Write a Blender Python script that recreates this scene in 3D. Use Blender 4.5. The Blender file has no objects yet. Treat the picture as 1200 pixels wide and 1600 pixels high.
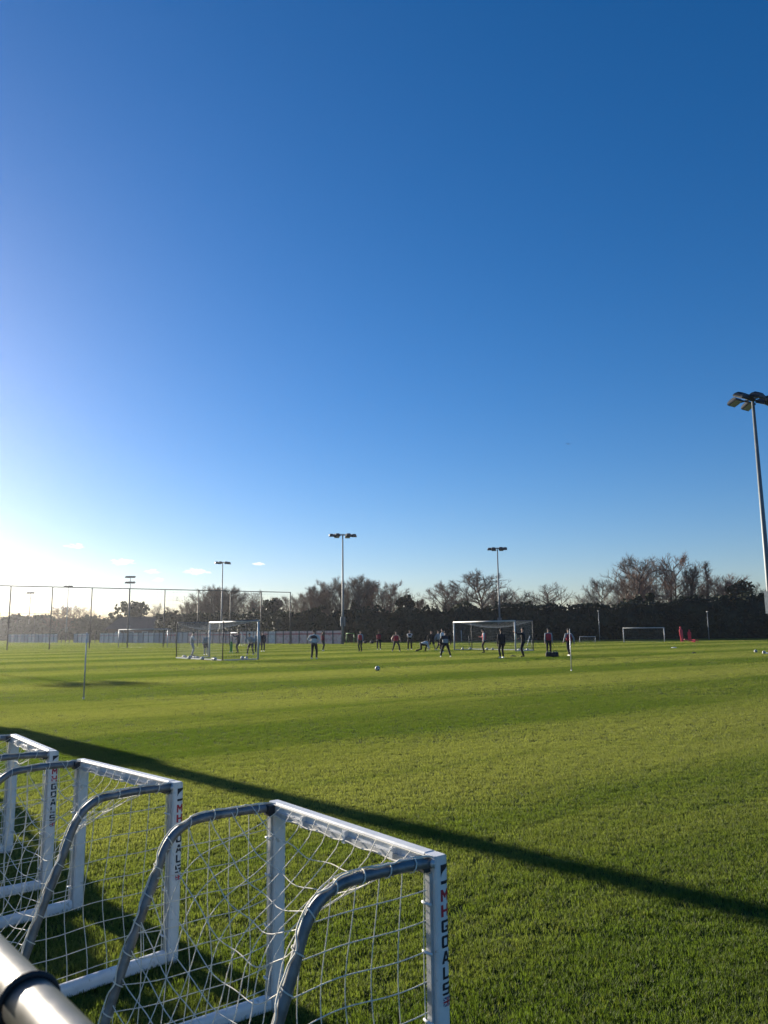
import bpy, bmesh, math, random
import numpy as np
from mathutils import Vector, Matrix

# ------------------------------------------------------------------ camera, sky, sun, exposure
SC = bpy.context.scene
COL = SC.collection
CAM_H = 1.68
FPX = 1200.0                                   # focal length in photo pixels (photo is 1200 x 1600)
PITCH = math.atan(187 / 1200)
ROLL = 0.010
SUN_AZ = math.radians(-44.5)                   # left of straight ahead
SUN_EL = math.radians(13.0)

cp, sp, cr, sr = math.cos(PITCH), math.sin(PITCH), math.cos(ROLL), math.sin(ROLL)
FW = np.array([0, cp, sp]); _r = np.array([1., 0, 0]); _u = np.array([0, -sp, cp])
RT = cr * _r - sr * _u; UP = sr * _r + cr * _u
CC = np.array([0, 0, CAM_H])

cam = bpy.data.cameras.new('camera')
cam.sensor_fit = 'HORIZONTAL'; cam.sensor_width = 36.0; cam.lens = 36.0 * FPX / 1200.0
cam.clip_start = 0.05; cam.clip_end = 5000
cam.dof.use_dof = True; cam.dof.focus_distance = 9.0; cam.dof.aperture_fstop = 12.0
camo = bpy.data.objects.new('camera', cam); COL.objects.link(camo)
camo.matrix_world = Matrix(((RT[0], UP[0], -FW[0], 0), (RT[1], UP[1], -FW[1], 0), (RT[2], UP[2], -FW[2], CAM_H), (0, 0, 0, 1)))
SC.camera = camo

SC.view_settings.view_transform = 'Standard'; SC.view_settings.look = 'None'
SC.view_settings.gamma = 1.0; SC.view_settings.use_curve_mapping = False
SC.view_settings.exposure = 1.2
SC.render.engine = 'CYCLES'
SC.cycles.use_denoising = True
SC.cycles.max_bounces = 8; SC.cycles.transparent_max_bounces = 16; SC.cycles.volume_bounces = 0


def ray(x, y):
    return FW * FPX + RT * (x - 600) - UP * (y - 800)


def onz(x, y, z=0.0):
    """point where the pixel's ray meets the height z"""
    d = ray(x, y); t = (z - CAM_H) / d[2]
    return CC + d * t


def atF(x, y, F):
    d = ray(x, y)
    return CC + d * (F / d[1])


def azel(x, y):
    d = ray(x, y)
    return math.atan2(d[0], d[1]), math.atan2(d[2], math.hypot(d[0], d[1]))


sun_dir = Vector((math.sin(SUN_AZ) * math.cos(SUN_EL), math.cos(SUN_AZ) * math.cos(SUN_EL), math.sin(SUN_EL)))
sl = bpy.data.lights.new('sun', 'SUN'); sl.energy = 5.0; sl.angle = math.radians(0.53); sl.color = (1.0, 0.90, 0.74)
so = bpy.data.objects.new('sun', sl); COL.objects.link(so)
so.rotation_euler = sun_dir.to_track_quat('Z', 'Y').to_euler(); so.location = (-60, 60, 60)

world = bpy.data.worlds.new('World'); SC.world = world; world.use_nodes = True
wn, wl = world.node_tree.nodes, world.node_tree.links
wn.clear()


class NT:
    """small helper to wire shader nodes"""
    def __init__(self, nodes, links):
        self.n, self.l = nodes, links

    def node(self, kind, **kw):
        nd = self.n.new(kind)
        for k, v in kw.items():
            setattr(nd, k, v)
        return nd

    def put(self, sock, v):
        if isinstance(v, (int, float, tuple, list)):
            sock.default_value = v
        else:
            self.l.new(v, sock)

    def math(self, op, a, b=None, c=None, clamp=False):
        nd = self.node('ShaderNodeMath', operation=op, use_clamp=clamp)
        for i, v in enumerate((a, b, c)):
            if v is not None:
                self.put(nd.inputs[i], v)
        return nd.outputs[0]

    def mix(self, fac, a, b, blend='MIX'):
        nd = self.node('ShaderNodeMix', data_type='RGBA', blend_type=blend)
        self.put(nd.inputs[0], fac); self.put(nd.inputs[6], a); self.put(nd.inputs[7], b)
        return nd.outputs[2]

    def noise(self, vec, scale, detail=3, rough=0.55, dim='3D'):
        nd = self.node('ShaderNodeTexNoise', noise_dimensions=dim)
        if vec is not None:
            self.l.new(vec, nd.inputs['Vector'])
        nd.inputs['Scale'].default_value = scale; nd.inputs['Detail'].default_value = detail
        nd.inputs['Roughness'].default_value = rough
        return nd.outputs['Fac']

    def smooth(self, v, lo, hi, a=0.0, b=1.0):
        nd = self.node('ShaderNodeMapRange', interpolation_type='SMOOTHSTEP')
        self.put(nd.inputs[0], v)
        for i, q in enumerate((lo, hi, a, b)):
            self.put(nd.inputs[i + 1], q)
        return nd.outputs[0]


W = NT(wn, wl)
sky = W.node('ShaderNodeTexSky', sky_type='NISHITA')
sky.sun_disc = False; sky.sun_elevation = SUN_EL; sky.sun_rotation = SUN_AZ
sky.air_density = 1.0; sky.dust_density = 0.25; sky.ozone_density = 3.5; sky.altitude = 50
wtc = W.node('ShaderNodeTexCoord')
wsep = W.node('ShaderNodeSeparateXYZ'); wl.new(wtc.outputs['Generated'], wsep.inputs[0])
w_az = W.math('ARCTAN2', wsep.outputs[0], wsep.outputs[1])
w_el = W.math('ARCSINE', wsep.outputs[2])
# small fair-weather clouds low over the treeline: (pixel x, y, half width, half height)
clouds = [(117, 853, 15, 3.2), (192, 878, 19, 4.5), (238, 893, 11, 3), (308, 893, 19, 4.5), (404, 881, 9, 2.5),
          (160, 907, 32, 5.5), (88, 906, 34, 6), (22, 908, 30, 6), (8, 879, 18, 4), (248, 906, 8, 2.5),
          (60, 932, 30, 2.5), (30, 946, 46, 3.5), (90, 950, 40, 3), (-60, 890, 40, 7), (-130, 860, 50, 8), (150, 945, 40, 2.5)]
csum = None
cvec = W.node('ShaderNodeCombineXYZ'); W.put(cvec.inputs[0], W.math('MULTIPLY', w_az, 1.0)); W.put(cvec.inputs[1], W.math('MULTIPLY', w_el, 3.0))
cn = W.noise(cvec.outputs[0], 120, 6, 0.66)
for cx, cy, rw, rh in clouds:
    a0, e0 = azel(cx, cy)
    a1, _ = azel(cx + rw, cy); _, e1 = azel(cx, cy - rh)
    dx = W.math('DIVIDE', W.math('SUBTRACT', w_az, a0), abs(a1 - a0) * 1.15)
    ey = W.math('DIVIDE', W.math('SUBTRACT', w_el, e0), abs(e1 - e0) * 1.25)
    d2 = W.math('ADD', W.math('MULTIPLY', dx, dx), W.math('MULTIPLY', ey, ey))
    m = W.math('SUBTRACT', 1.0, d2)
    csum = m if csum is None else W.math('MAXIMUM', csum, m)
cval = W.math('ADD', W.math('MAXIMUM', csum, -1.0), W.math('MULTIPLY', W.math('SUBTRACT', cn, 0.5), 5.0))
cmask = W.math('MULTIPLY', W.smooth(cval, 0.0, 1.1), 0.75)
gm = W.node('ShaderNodeGamma'); wl.new(sky.outputs[0], gm.inputs[0]); gm.inputs[1].default_value = 1.0
hs = W.node('ShaderNodeHueSaturation'); wl.new(gm.outputs[0], hs.inputs['Color'])
hs.inputs['Saturation'].default_value = 1.27
sky_tint = W.mix(1.0, hs.outputs[0], (1.0, 0.915, 1.06, 1), 'MULTIPLY')
skyc = W.mix(cmask, sky_tint, (9.5, 9.2, 8.4, 1))
bg = W.node('ShaderNodeBackground'); wl.new(skyc, bg.inputs[0]); bg.inputs[1].default_value = 0.060
wo = W.node('ShaderNodeOutputWorld'); wl.new(bg.outputs[0], wo.inputs[0])

# ------------------------------------------------------------------ materials
MATS = {}


def new_mat(name):
    m = bpy.data.materials.new(name); m.use_nodes = True
    nt = m.node_tree
    b = nt.nodes['Principled BSDF']
    MATS[name] = m
    return m, NT(nt.nodes, nt.links), b


def plain(name, col, rough=0.6, metal=0.0, var=0.15, scale=8.0, spec=0.4, bump=0.0):
    """colour with a little uneven wear in it"""
    m, T, b = new_mat(name)
    tc = T.node('ShaderNodeTexCoord')
    n = T.noise(tc.outputs['Object'], scale, 4)
    k = T.smooth(n, 0.3, 0.7)
    d = tuple(c * (1 - var) for c in col) + (1,); l = tuple(min(1, c * (1 + var)) for c in col) + (1,)
    T.l.new(T.mix(k, d, l), b.inputs['Base Color'])
    T.put(b.inputs['Roughness'], T.math('ADD', T.math('MULTIPLY', n, 0.2), rough - 0.1))
    b.inputs['Metallic'].default_value = metal
    b.inputs['Specular IOR Level'].default_value = spec
    if bump:
        bp = T.node('ShaderNodeBump'); bp.inputs['Strength'].default_value = bump
        T.l.new(T.noise(tc.outputs['Object'], scale * 6, 3), bp.inputs['Height']); T.l.new(bp.outputs[0], b.inputs['Normal'])
    return m


plain('white_paint', (0.70, 0.71, 0.71), 0.42, var=0.07, scale=14)
_m = MATS['white_paint'].node_tree
_T = NT(_m.nodes, _m.links); _b = _m.nodes['Principled BSDF']
_tc = _T.node('ShaderNodeTexCoord')
_src = _b.inputs['Base Color'].links[0].from_socket
_sc = _T.math('MULTIPLY', _T.smooth(_T.noise(_tc.outputs['Object'], 22, 6, 0.7), 0.60, 0.70), 0.55)
_m.links.new(_T.mix(_sc, _src, (0.30, 0.27, 0.20, 1)), _b.inputs['Base Color'])      # scuffs and dried mud
plain('goal_white', (0.50, 0.52, 0.52), 0.5, var=0.1, scale=4)
plain('track_alu', (0.5, 0.51, 0.52), 0.45, 0.4, scale=20)
plain('grey_tube', (0.20, 0.205, 0.21), 0.5, 0.55, var=0.25, scale=18, bump=0.05)
plain('galvanised', (0.14, 0.136, 0.128), 0.40, 0.8, var=0.16, scale=24, bump=0.04)
plain('rubber', (0.02, 0.021, 0.025), 0.6)
plain('cord_white', (0.74, 0.70, 0.60), 0.8, var=0.1, scale=30)
plain('cord_pale', (0.36, 0.38, 0.38), 0.8)
plain('cord_dark', (0.05, 0.055, 0.06), 0.8)
plain('letter_red', (0.42, 0.03, 0.05), 0.5, var=0.1)
plain('letter_black', (0.018, 0.02, 0.03), 0.5)
plain('letter_navy', (0.03, 0.04, 0.16), 0.5)
plain('post_dark', (0.05, 0.052, 0.055), 0.6)
plain('mast_steel', (0.16, 0.178, 0.19), 0.55, 0.3, var=0.1, scale=3)
plain('mast_box', (0.2, 0.23, 0.25), 0.5, 0.2)
plain('lamp_dark', (0.03, 0.035, 0.04), 0.5)
plain('lamp_glass', (0.5, 0.52, 0.55), 0.12, 0.0, spec=0.8)
plain('red_cloth', (0.42, 0.03, 0.05), 0.9, scale=12)
plain('dark_red_cloth', (0.24, 0.025, 0.04), 0.9, scale=12)
plain('black_cloth', (0.016, 0.017, 0.02), 0.9, scale=12)
plain('navy_cloth', (0.013, 0.018, 0.036), 0.9, scale=12)
plain('grey_cloth', (0.3, 0.32, 0.34), 0.9, scale=12)
plain('pale_cloth', (0.6, 0.6, 0.58), 0.9, scale=12)
plain('teal_cloth', (0.16, 0.22, 0.24), 0.9, scale=12)
plain('skin_light', (0.48, 0.29, 0.21), 0.6)
plain('skin_dark', (0.16, 0.085, 0.055), 0.6)
plain('hair_dark', (0.02, 0.015, 0.012), 0.8)
plain('hair_brown', (0.09, 0.05, 0.03), 0.8)
plain('eye', (0.02, 0.02, 0.02), 0.3)
plain('boot_white', (0.7, 0.7, 0.66), 0.5)
plain('boot_black', (0.02, 0.02, 0.02), 0.5)
plain('ball_white', (0.72, 0.72, 0.7), 0.4)
plain('dummy_red', (0.62, 0.03, 0.06), 0.5, scale=4)
plain('dummy_green', (0.07, 0.30, 0.03), 0.5)
plain('pole_yellow', (0.5, 0.5, 0.1), 0.5)
plain('bag_black', (0.014, 0.015, 0.018), 0.75)
plain('roof_tile', (0.07, 0.06, 0.06), 0.85, scale=2)
plain('brick', (0.2, 0.13, 0.1), 0.9, scale=3)
plain('glass', (0.03, 0.04, 0.05), 0.1, spec=0.8)
plain('bark', (0.115, 0.088, 0.070), 0.95, var=0.3, scale=3)
plain('twig', (0.15, 0.105, 0.082), 0.95, var=0.3, scale=0.6)
plain('twig_red', (0.18, 0.095, 0.065), 0.95, var=0.3, scale=0.6)
plain('bird', (0.02, 0.02, 0.02), 0.8)
plain('line_white', (0.62, 0.66, 0.55), 0.9, var=0.2, scale=3)


def leaf_mat(name, dark, light):
    m, T, b = new_mat(name)
    g = T.node('ShaderNodeNewGeometry')
    n = T.noise(g.outputs['Position'], 0.55, 3)
    rnd = T.node('ShaderNodeAttribute'); rnd.attribute_name = 'shade'
    k = T.math('ADD', T.math('MULTIPLY', T.smooth(n, 0.35, 0.65), 0.6), T.math('MULTIPLY', rnd.outputs['Fac'], 0.4))
    c = T.mix(k, dark + (1,), light + (1,))
    T.l.new(c, b.inputs['Base Color']); b.inputs['Roughness'].default_value = 0.7
    b.inputs['Specular IOR Level'].default_value = 0.2
    tr = T.node('ShaderNodeBsdfTranslucent'); T.l.new(c, tr.inputs[0])
    mx = T.node('ShaderNodeMixShader'); mx.inputs[0].default_value = 0.12
    T.l.new(b.outputs[0], mx.inputs[1]); T.l.new(tr.outputs[0], mx.inputs[2])
    T.l.new(mx.outputs[0], T.n['Material Output'].inputs[0])
    return m


leaf_mat('hedge_leaf', (0.012, 0.020, 0.013), (0.046, 0.056, 0.028))
leaf_mat('ivy_leaf', (0.014, 0.022, 0.012), (0.036, 0.048, 0.022))
leaf_mat('autumn_leaf', (0.07, 0.05, 0.025), (0.14, 0.10, 0.045))

# hoarding panels: washed-out red and white print
for nm, base, band in (('panel_pink', (0.86, 0.58, 0.50), (0.55, 0.10, 0.09)), ('panel_pale', (0.82, 0.74, 0.66), (0.6, 0.4, 0.36)),
                       ('panel_grey', (0.42, 0.42, 0.44), (0.3, 0.3, 0.32))):
    m, T, b = new_mat(nm)
    tc = T.node('ShaderNodeTexCoord'); oi = T.node('ShaderNodeObjectInfo')
    off = T.node('ShaderNodeVectorMath', operation='ADD'); T.l.new(tc.outputs['Object'], off.inputs[0])
    cb = T.node('ShaderNodeCombineXYZ'); T.put(cb.inputs[0], T.math('MULTIPLY', oi.outputs['Random'], 37.0)); T.l.new(cb.outputs[0], off.inputs[1])
    k = T.smooth(T.noise(off.outputs[0], 2.2, 4), 0.46, 0.62)
    z = T.node('ShaderNodeSeparateXYZ'); T.l.new(tc.outputs['Object'], z.inputs[0])
    strip = T.math('MULTIPLY', T.math('GREATER_THAN', z.outputs[2], 1.35), T.math('LESS_THAN', z.outputs[2], 1.58))
    c = T.mix(k, base + (1,), tuple(0.55 * q + 0.45 * w for q, w in zip(base, band)) + (1,))
    c = T.mix(T.math('MULTIPLY', strip, 0.8), c, band + (1,))
    T.l.new(c, b.inputs['Base Color']); b.inputs['Roughness'].default_value = 0.6


# grass: mown stripes across the pitch, light off the leaning blades put into the colour; shared by the soil sheet and the blades
STRIPE_U = (-0.588, 0.809)


def grass_color(T):
    g = T.node('ShaderNodeNewGeometry')
    sx = T.node('ShaderNodeSeparateXYZ'); T.l.new(g.outputs['Position'], sx.inputs[0])
    flat = T.node('ShaderNodeCombineXYZ'); T.l.new(sx.outputs[0], flat.inputs[0]); T.l.new(sx.outputs[1], flat.inputs[1])
    u = T.math('ADD', T.math('MULTIPLY', sx.outputs[0], STRIPE_U[0]), T.math('MULTIPLY', sx.outputs[1], STRIPE_U[1]))
    u = T.math('ADD', u, T.math('MULTIPLY', T.math('SUBTRACT', T.noise(flat.outputs[0], 0.35, 2), 0.5), 1.1))
    s = T.math('SINE', T.math('MULTIPLY', T.math('SUBTRACT', u, 14.7), 2 * math.pi / 9.6))
    v = T.math('SUBTRACT', T.math('MULTIPLY', sx.outputs[0], STRIPE_U[1]), T.math('MULTIPLY', sx.outputs[1], STRIPE_U[0]))
    sv = T.node('ShaderNodeCombineXYZ'); T.put(sv.inputs[0], T.math('MULTIPLY', u, 0.42)); T.put(sv.inputs[1], T.math('MULTIPLY', v, 0.022))
    streak = T.noise(sv.outputs[0], 1.0, 4, 0.6)
    sv2 = T.node('ShaderNodeCombineXYZ'); T.put(sv2.inputs[0], T.math('MULTIPLY', u, 2.6)); T.put(sv2.inputs[1], T.math('MULTIPLY', v, 0.10))
    fine = T.noise(sv2.outputs[0], 1.0, 4, 0.65)
    s = T.math('ADD', T.math('MULTIPLY', s, 0.7), T.math('ADD', T.math('MULTIPLY', T.math('SUBTRACT', streak, 0.5), 3.8), T.math('MULTIPLY', T.math('SUBTRACT', fine, 0.5), 1.6)))
    k = T.smooth(s, -0.75, 0.75)
    big = T.noise(flat.outputs[0], 0.16, 4, 0.6)
    mid = T.noise(flat.outputs[0], 1.3, 4, 0.6)
    return g, flat, k, big, mid


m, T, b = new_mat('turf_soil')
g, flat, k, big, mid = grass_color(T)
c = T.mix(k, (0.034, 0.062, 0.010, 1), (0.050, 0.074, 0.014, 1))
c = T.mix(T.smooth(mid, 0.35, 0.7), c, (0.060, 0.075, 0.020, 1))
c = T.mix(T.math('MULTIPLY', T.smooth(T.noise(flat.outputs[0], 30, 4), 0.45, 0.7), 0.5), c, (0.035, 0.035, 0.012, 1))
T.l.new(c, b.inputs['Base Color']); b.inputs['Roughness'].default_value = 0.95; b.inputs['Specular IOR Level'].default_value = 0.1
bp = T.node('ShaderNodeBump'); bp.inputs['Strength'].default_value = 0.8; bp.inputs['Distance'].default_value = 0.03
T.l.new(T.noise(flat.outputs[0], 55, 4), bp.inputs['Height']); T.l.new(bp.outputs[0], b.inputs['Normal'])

m, T, b = new_mat('grass_blade')
g, flat, k, big, mid = grass_color(T)
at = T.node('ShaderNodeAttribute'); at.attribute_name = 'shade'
oi = T.node('ShaderNodeObjectInfo')
c = T.mix(k, (0.098, 0.144, 0.018, 1), (0.250, 0.265, 0.080, 1))
c = T.mix(T.math('MULTIPLY', T.smooth(big, 0.42, 0.7), 0.35), c, (0.205, 0.212, 0.066, 1))
c = T.mix(T.math('MULTIPLY', T.smooth(mid, 0.5, 0.75), 0.16), c, (0.05, 0.088, 0.008, 1))
c = T.mix(T.smooth(oi.outputs['Random'], 0.88, 0.95, 0.0, 0.5), c, (0.18, 0.165, 0.05, 1))
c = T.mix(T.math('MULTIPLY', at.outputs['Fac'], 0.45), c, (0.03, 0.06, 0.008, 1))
df = T.node('ShaderNodeBsdfDiffuse'); T.l.new(c, df.inputs[0])
tr = T.node('ShaderNodeBsdfTranslucent'); T.l.new(T.mix(1.0, c, (1.45, 1.5, 0.85, 1), 'MULTIPLY'), tr.inputs[0])
mx = T.node('ShaderNodeMixShader'); mx.inputs[0].default_value = 0.58; T.l.new(df.outputs[0], mx.inputs[1]); T.l.new(tr.outputs[0], mx.inputs[2])
gl = T.node('ShaderNodeBsdfGlossy'); gl.inputs['Roughness'].default_value = 0.55; gl.inputs[0].default_value = (0.9, 0.95, 0.9, 1)
m2 = T.node('ShaderNodeMixShader'); m2.inputs[0].default_value = 0.022; T.l.new(mx.outputs[0], m2.inputs[1]); T.l.new(gl.outputs[0], m2.inputs[2])
T.l.new(m2.outputs[0], T.n['Material Output'].inputs[0])


# ------------------------------------------------------------------ mesh helpers
class MB:
    def __init__(self):
        self.v = []; self.f = []; self.shade = []

    def ring(self, pts):
        i = len(self.v); self.v.extend([tuple(p) for p in pts]); return list(range(i, i + len(pts)))

    def bridge(self, a, b):
        n = len(a)
        for i in range(n):
            self.f.append((a[i], a[(i + 1) % n], b[(i + 1) % n], b[i]))

    def tube(self, pts, r, n=6, cap=True, ell=None):
        pts = np.asarray(pts, float)
        m = len(pts)
        rs = [r] * m if np.isscalar(r) else list(r)
        tan = np.gradient(pts, axis=0) if m > 2 else np.array([pts[1] - pts[0]] * 2)
        tan /= np.maximum(np.linalg.norm(tan, axis=1), 1e-9)[:, None]
        ref = np.array([0, 0, 1.]) if abs(tan[0][2]) < 0.9 else np.array([1., 0, 0])
        x = np.cross(ref, tan[0]); x /= np.linalg.norm(x)
        prev = None
        ca = np.cos(np.arange(n) * 2 * math.pi / n)[:, None]; sa = np.sin(np.arange(n) * 2 * math.pi / n)[:, None]
        for i in range(m):
            x = x - tan[i] * (x @ tan[i]); x /= max(np.linalg.norm(x), 1e-9)
            y = np.cross(tan[i], x)
            rg = self.ring(pts[i] + (ca * x + sa * y) * rs[i])
            if prev:
                self.bridge(prev, rg)
            elif cap:
                self.f.append(tuple(reversed(rg)))
            prev = rg
        if cap:
            self.f.append(tuple(prev))

    def twig(self, a, b, r):
        """three-sided spike"""
        d = b - a; L = np.linalg.norm(d)
        if L < 1e-6:
            return
        d = d / L
        ref = np.array([0, 0, 1.]) if abs(d[2]) < 0.9 else np.array([1., 0, 0])
        x = np.cross(ref, d); x /= np.linalg.norm(x); y = np.cross(d, x)
        i = len(self.v)
        for k in range(3):
            an = k * 2.0944
            self.v.append(tuple(a + (math.cos(an) * x + math.sin(an) * y) * r))
        self.v.append(tuple(b))
        self.f += [(i, i + 1, i + 3), (i + 1, i + 2, i + 3), (i + 2, i, i + 3)]

    def box(self, c, s, rz=0.0, mat=None):
        cx, cy, cz = c; hx, hy, hz = s[0] / 2, s[1] / 2, s[2] / 2
        i = len(self.v)
        ca, sa = math.cos(rz), math.sin(rz)
        for z in (-hz, hz):
            for (x, y) in ((-hx, -hy), (hx, -hy), (hx, hy), (-hx, hy)):
                p = (cx + x * ca - y * sa, cy + x * sa + y * ca, cz + z)
                if mat is not None:
                    p = tuple(mat @ Vector(p))
                self.v.append(p)
        self.f += [(i + 3, i + 2, i + 1, i), (i + 4, i + 5, i + 6, i + 7)]
        for k in range(4):
            self.f.append((i + k, i + (k + 1) % 4, i + 4 + (k + 1) % 4, i + 4 + k))

    def loft(self, rings, cap=True):
        prev = None
        for pts in rings:
            rg = self.ring(pts)
            if prev:
                self.bridge(prev, rg)
            elif cap:
                self.f.append(tuple(reversed(rg)))
            prev = rg
        if cap:
            self.f.append(tuple(prev))

    def ellipses(self, secs, n=12, cap=True):
        """secs: (centre, axis a, axis b) - an elliptical loft"""
        rings = []
        for c, a, b2 in secs:
            c, a, b2 = np.array(c), np.array(a), np.array(b2)
            rings.append([c + a * math.cos(t * 2 * math.pi / n) + b2 * math.sin(t * 2 * math.pi / n) for t in range(n)])
        self.loft(rings, cap)

    def ball(self, c, r, nu=10, nv=7, sq=(1, 1, 1)):
        i = len(self.v)
        self.v.append((c[0], c[1], c[2] - r * sq[2]))
        for j in range(1, nv):
            ph = -math.pi / 2 + math.pi * j / nv
            for k in range(nu):
                t = 2 * math.pi * k / nu
                self.v.append((c[0] + r * sq[0] * math.cos(ph) * math.cos(t), c[1] + r * sq[1] * math.cos(ph) * math.sin(t), c[2] + r * sq[2] * math.sin(ph)))
        self.v.append((c[0], c[1], c[2] + r * sq[2]))
        top = len(self.v) - 1
        for k in range(nu):
            self.f.append((i, i + 1 + (k + 1) % nu, i + 1 + k))
            self.f.append((top, top - nu + k, top - nu + (k + 1) % nu))
        for j in range(nv - 2):
            for k in range(nu):
                a = i + 1 + j * nu
                self.f.append((a + k, a + (k + 1) % nu, a + nu + (k + 1) % nu, a + nu + k))

    def quad(self, c, x, y, shade=0.0):
        i = len(self.v)
        self.v += [tuple(c - x - y), tuple(c + x - y), tuple(c + x + y), tuple(c - x + y)]
        self.f.append((i, i + 1, i + 2, i + 3))
        self.shade += [shade] * 4

    def mesh(self, name, mat, smooth=False):
        me = bpy.data.meshes.new(name)
        me.from_pydata(self.v, [], self.f)
        if self.shade and len(self.shade) == len(self.v):
            at = me.attributes.new('shade', 'FLOAT', 'POINT'); at.data.foreach_set('value', self.shade)
        me.materials.append(MATS[mat])
        if smooth:
            me.polygons.foreach_set('use_smooth', [True] * len(me.polygons))
        me.update()
        return me

    def build(self, name, mat, parent=None, smooth=False):
        return link(name, self.mesh(name, mat, smooth), parent)


def link(name, me, parent=None):
    o = bpy.data.objects.new(name, me); COL.objects.link(o)
    if parent is not None:
        o.parent = parent
    return o


def tag(o, label=None, cat=None, group=None, kind=None):
    if label: o['label'] = label
    if cat: o['category'] = cat
    if group: o['group'] = group
    if kind: o['kind'] = kind
    return o


def thing(name, label, cat, loc=(0, 0, 0), rz=0.0, group=None):
    o = bpy.data.objects.new(name, None); COL.objects.link(o)
    o.empty_display_size = 0.2
    o.location = loc; o.rotation_euler = (0, 0, rz)
    return tag(o, label, cat, group)


def copy_tree(o, parent=None):
    c = o.copy(); COL.objects.link(c); c.parent = parent
    for ch in o.children:
        copy_tree(ch, c)
    return c


def wob(seed, n=4, lo=0.2, hi=1.4):
    r = random.Random(seed)
    ks = [(r.uniform(lo, hi), r.uniform(0, 6.28), r.uniform(0.4, 1)) for _ in range(n)]
    s = sum(k[2] for k in ks)
    return lambda t: sum(a * math.sin(w * t + p) for w, p, a in ks) / s

# ------------------------------------------------------------------ the ground
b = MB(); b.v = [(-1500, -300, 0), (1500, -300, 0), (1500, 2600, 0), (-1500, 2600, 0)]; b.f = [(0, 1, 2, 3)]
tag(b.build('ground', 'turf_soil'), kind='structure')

V = np.array([0.81, 0.586, 0.0]); V /= np.linalg.norm(V)         # along the touchline
U = np.array([-V[1], V[0], 0.0])                                 # along the goal line


def painted_line(p, q, w=0.10, z=0.03):
    p, q = np.array(p), np.array(q); d = (q - p) / np.linalg.norm(q - p); n = np.array([-d[1], d[0], 0]) * w / 2
    b = MB(); b.v = [tuple(p - n + [0, 0, z]), tuple(q - n + [0, 0, z]), tuple(q + n + [0, 0, z]), tuple(p + n + [0, 0, z])]
    b.f = [(0, 1, 2, 3)]
    tag(b.build('pitch_line', 'line_white'), kind='structure')


pl = onz(478, 1018.5); painted_line(pl - V * 30, pl + V * 12, 0.16)
pl = onz(620, 1008.5); painted_line(pl - V * 40, pl + V * 30, 0.16)

# ------------------------------------------------------------------ bare winter trees


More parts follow.
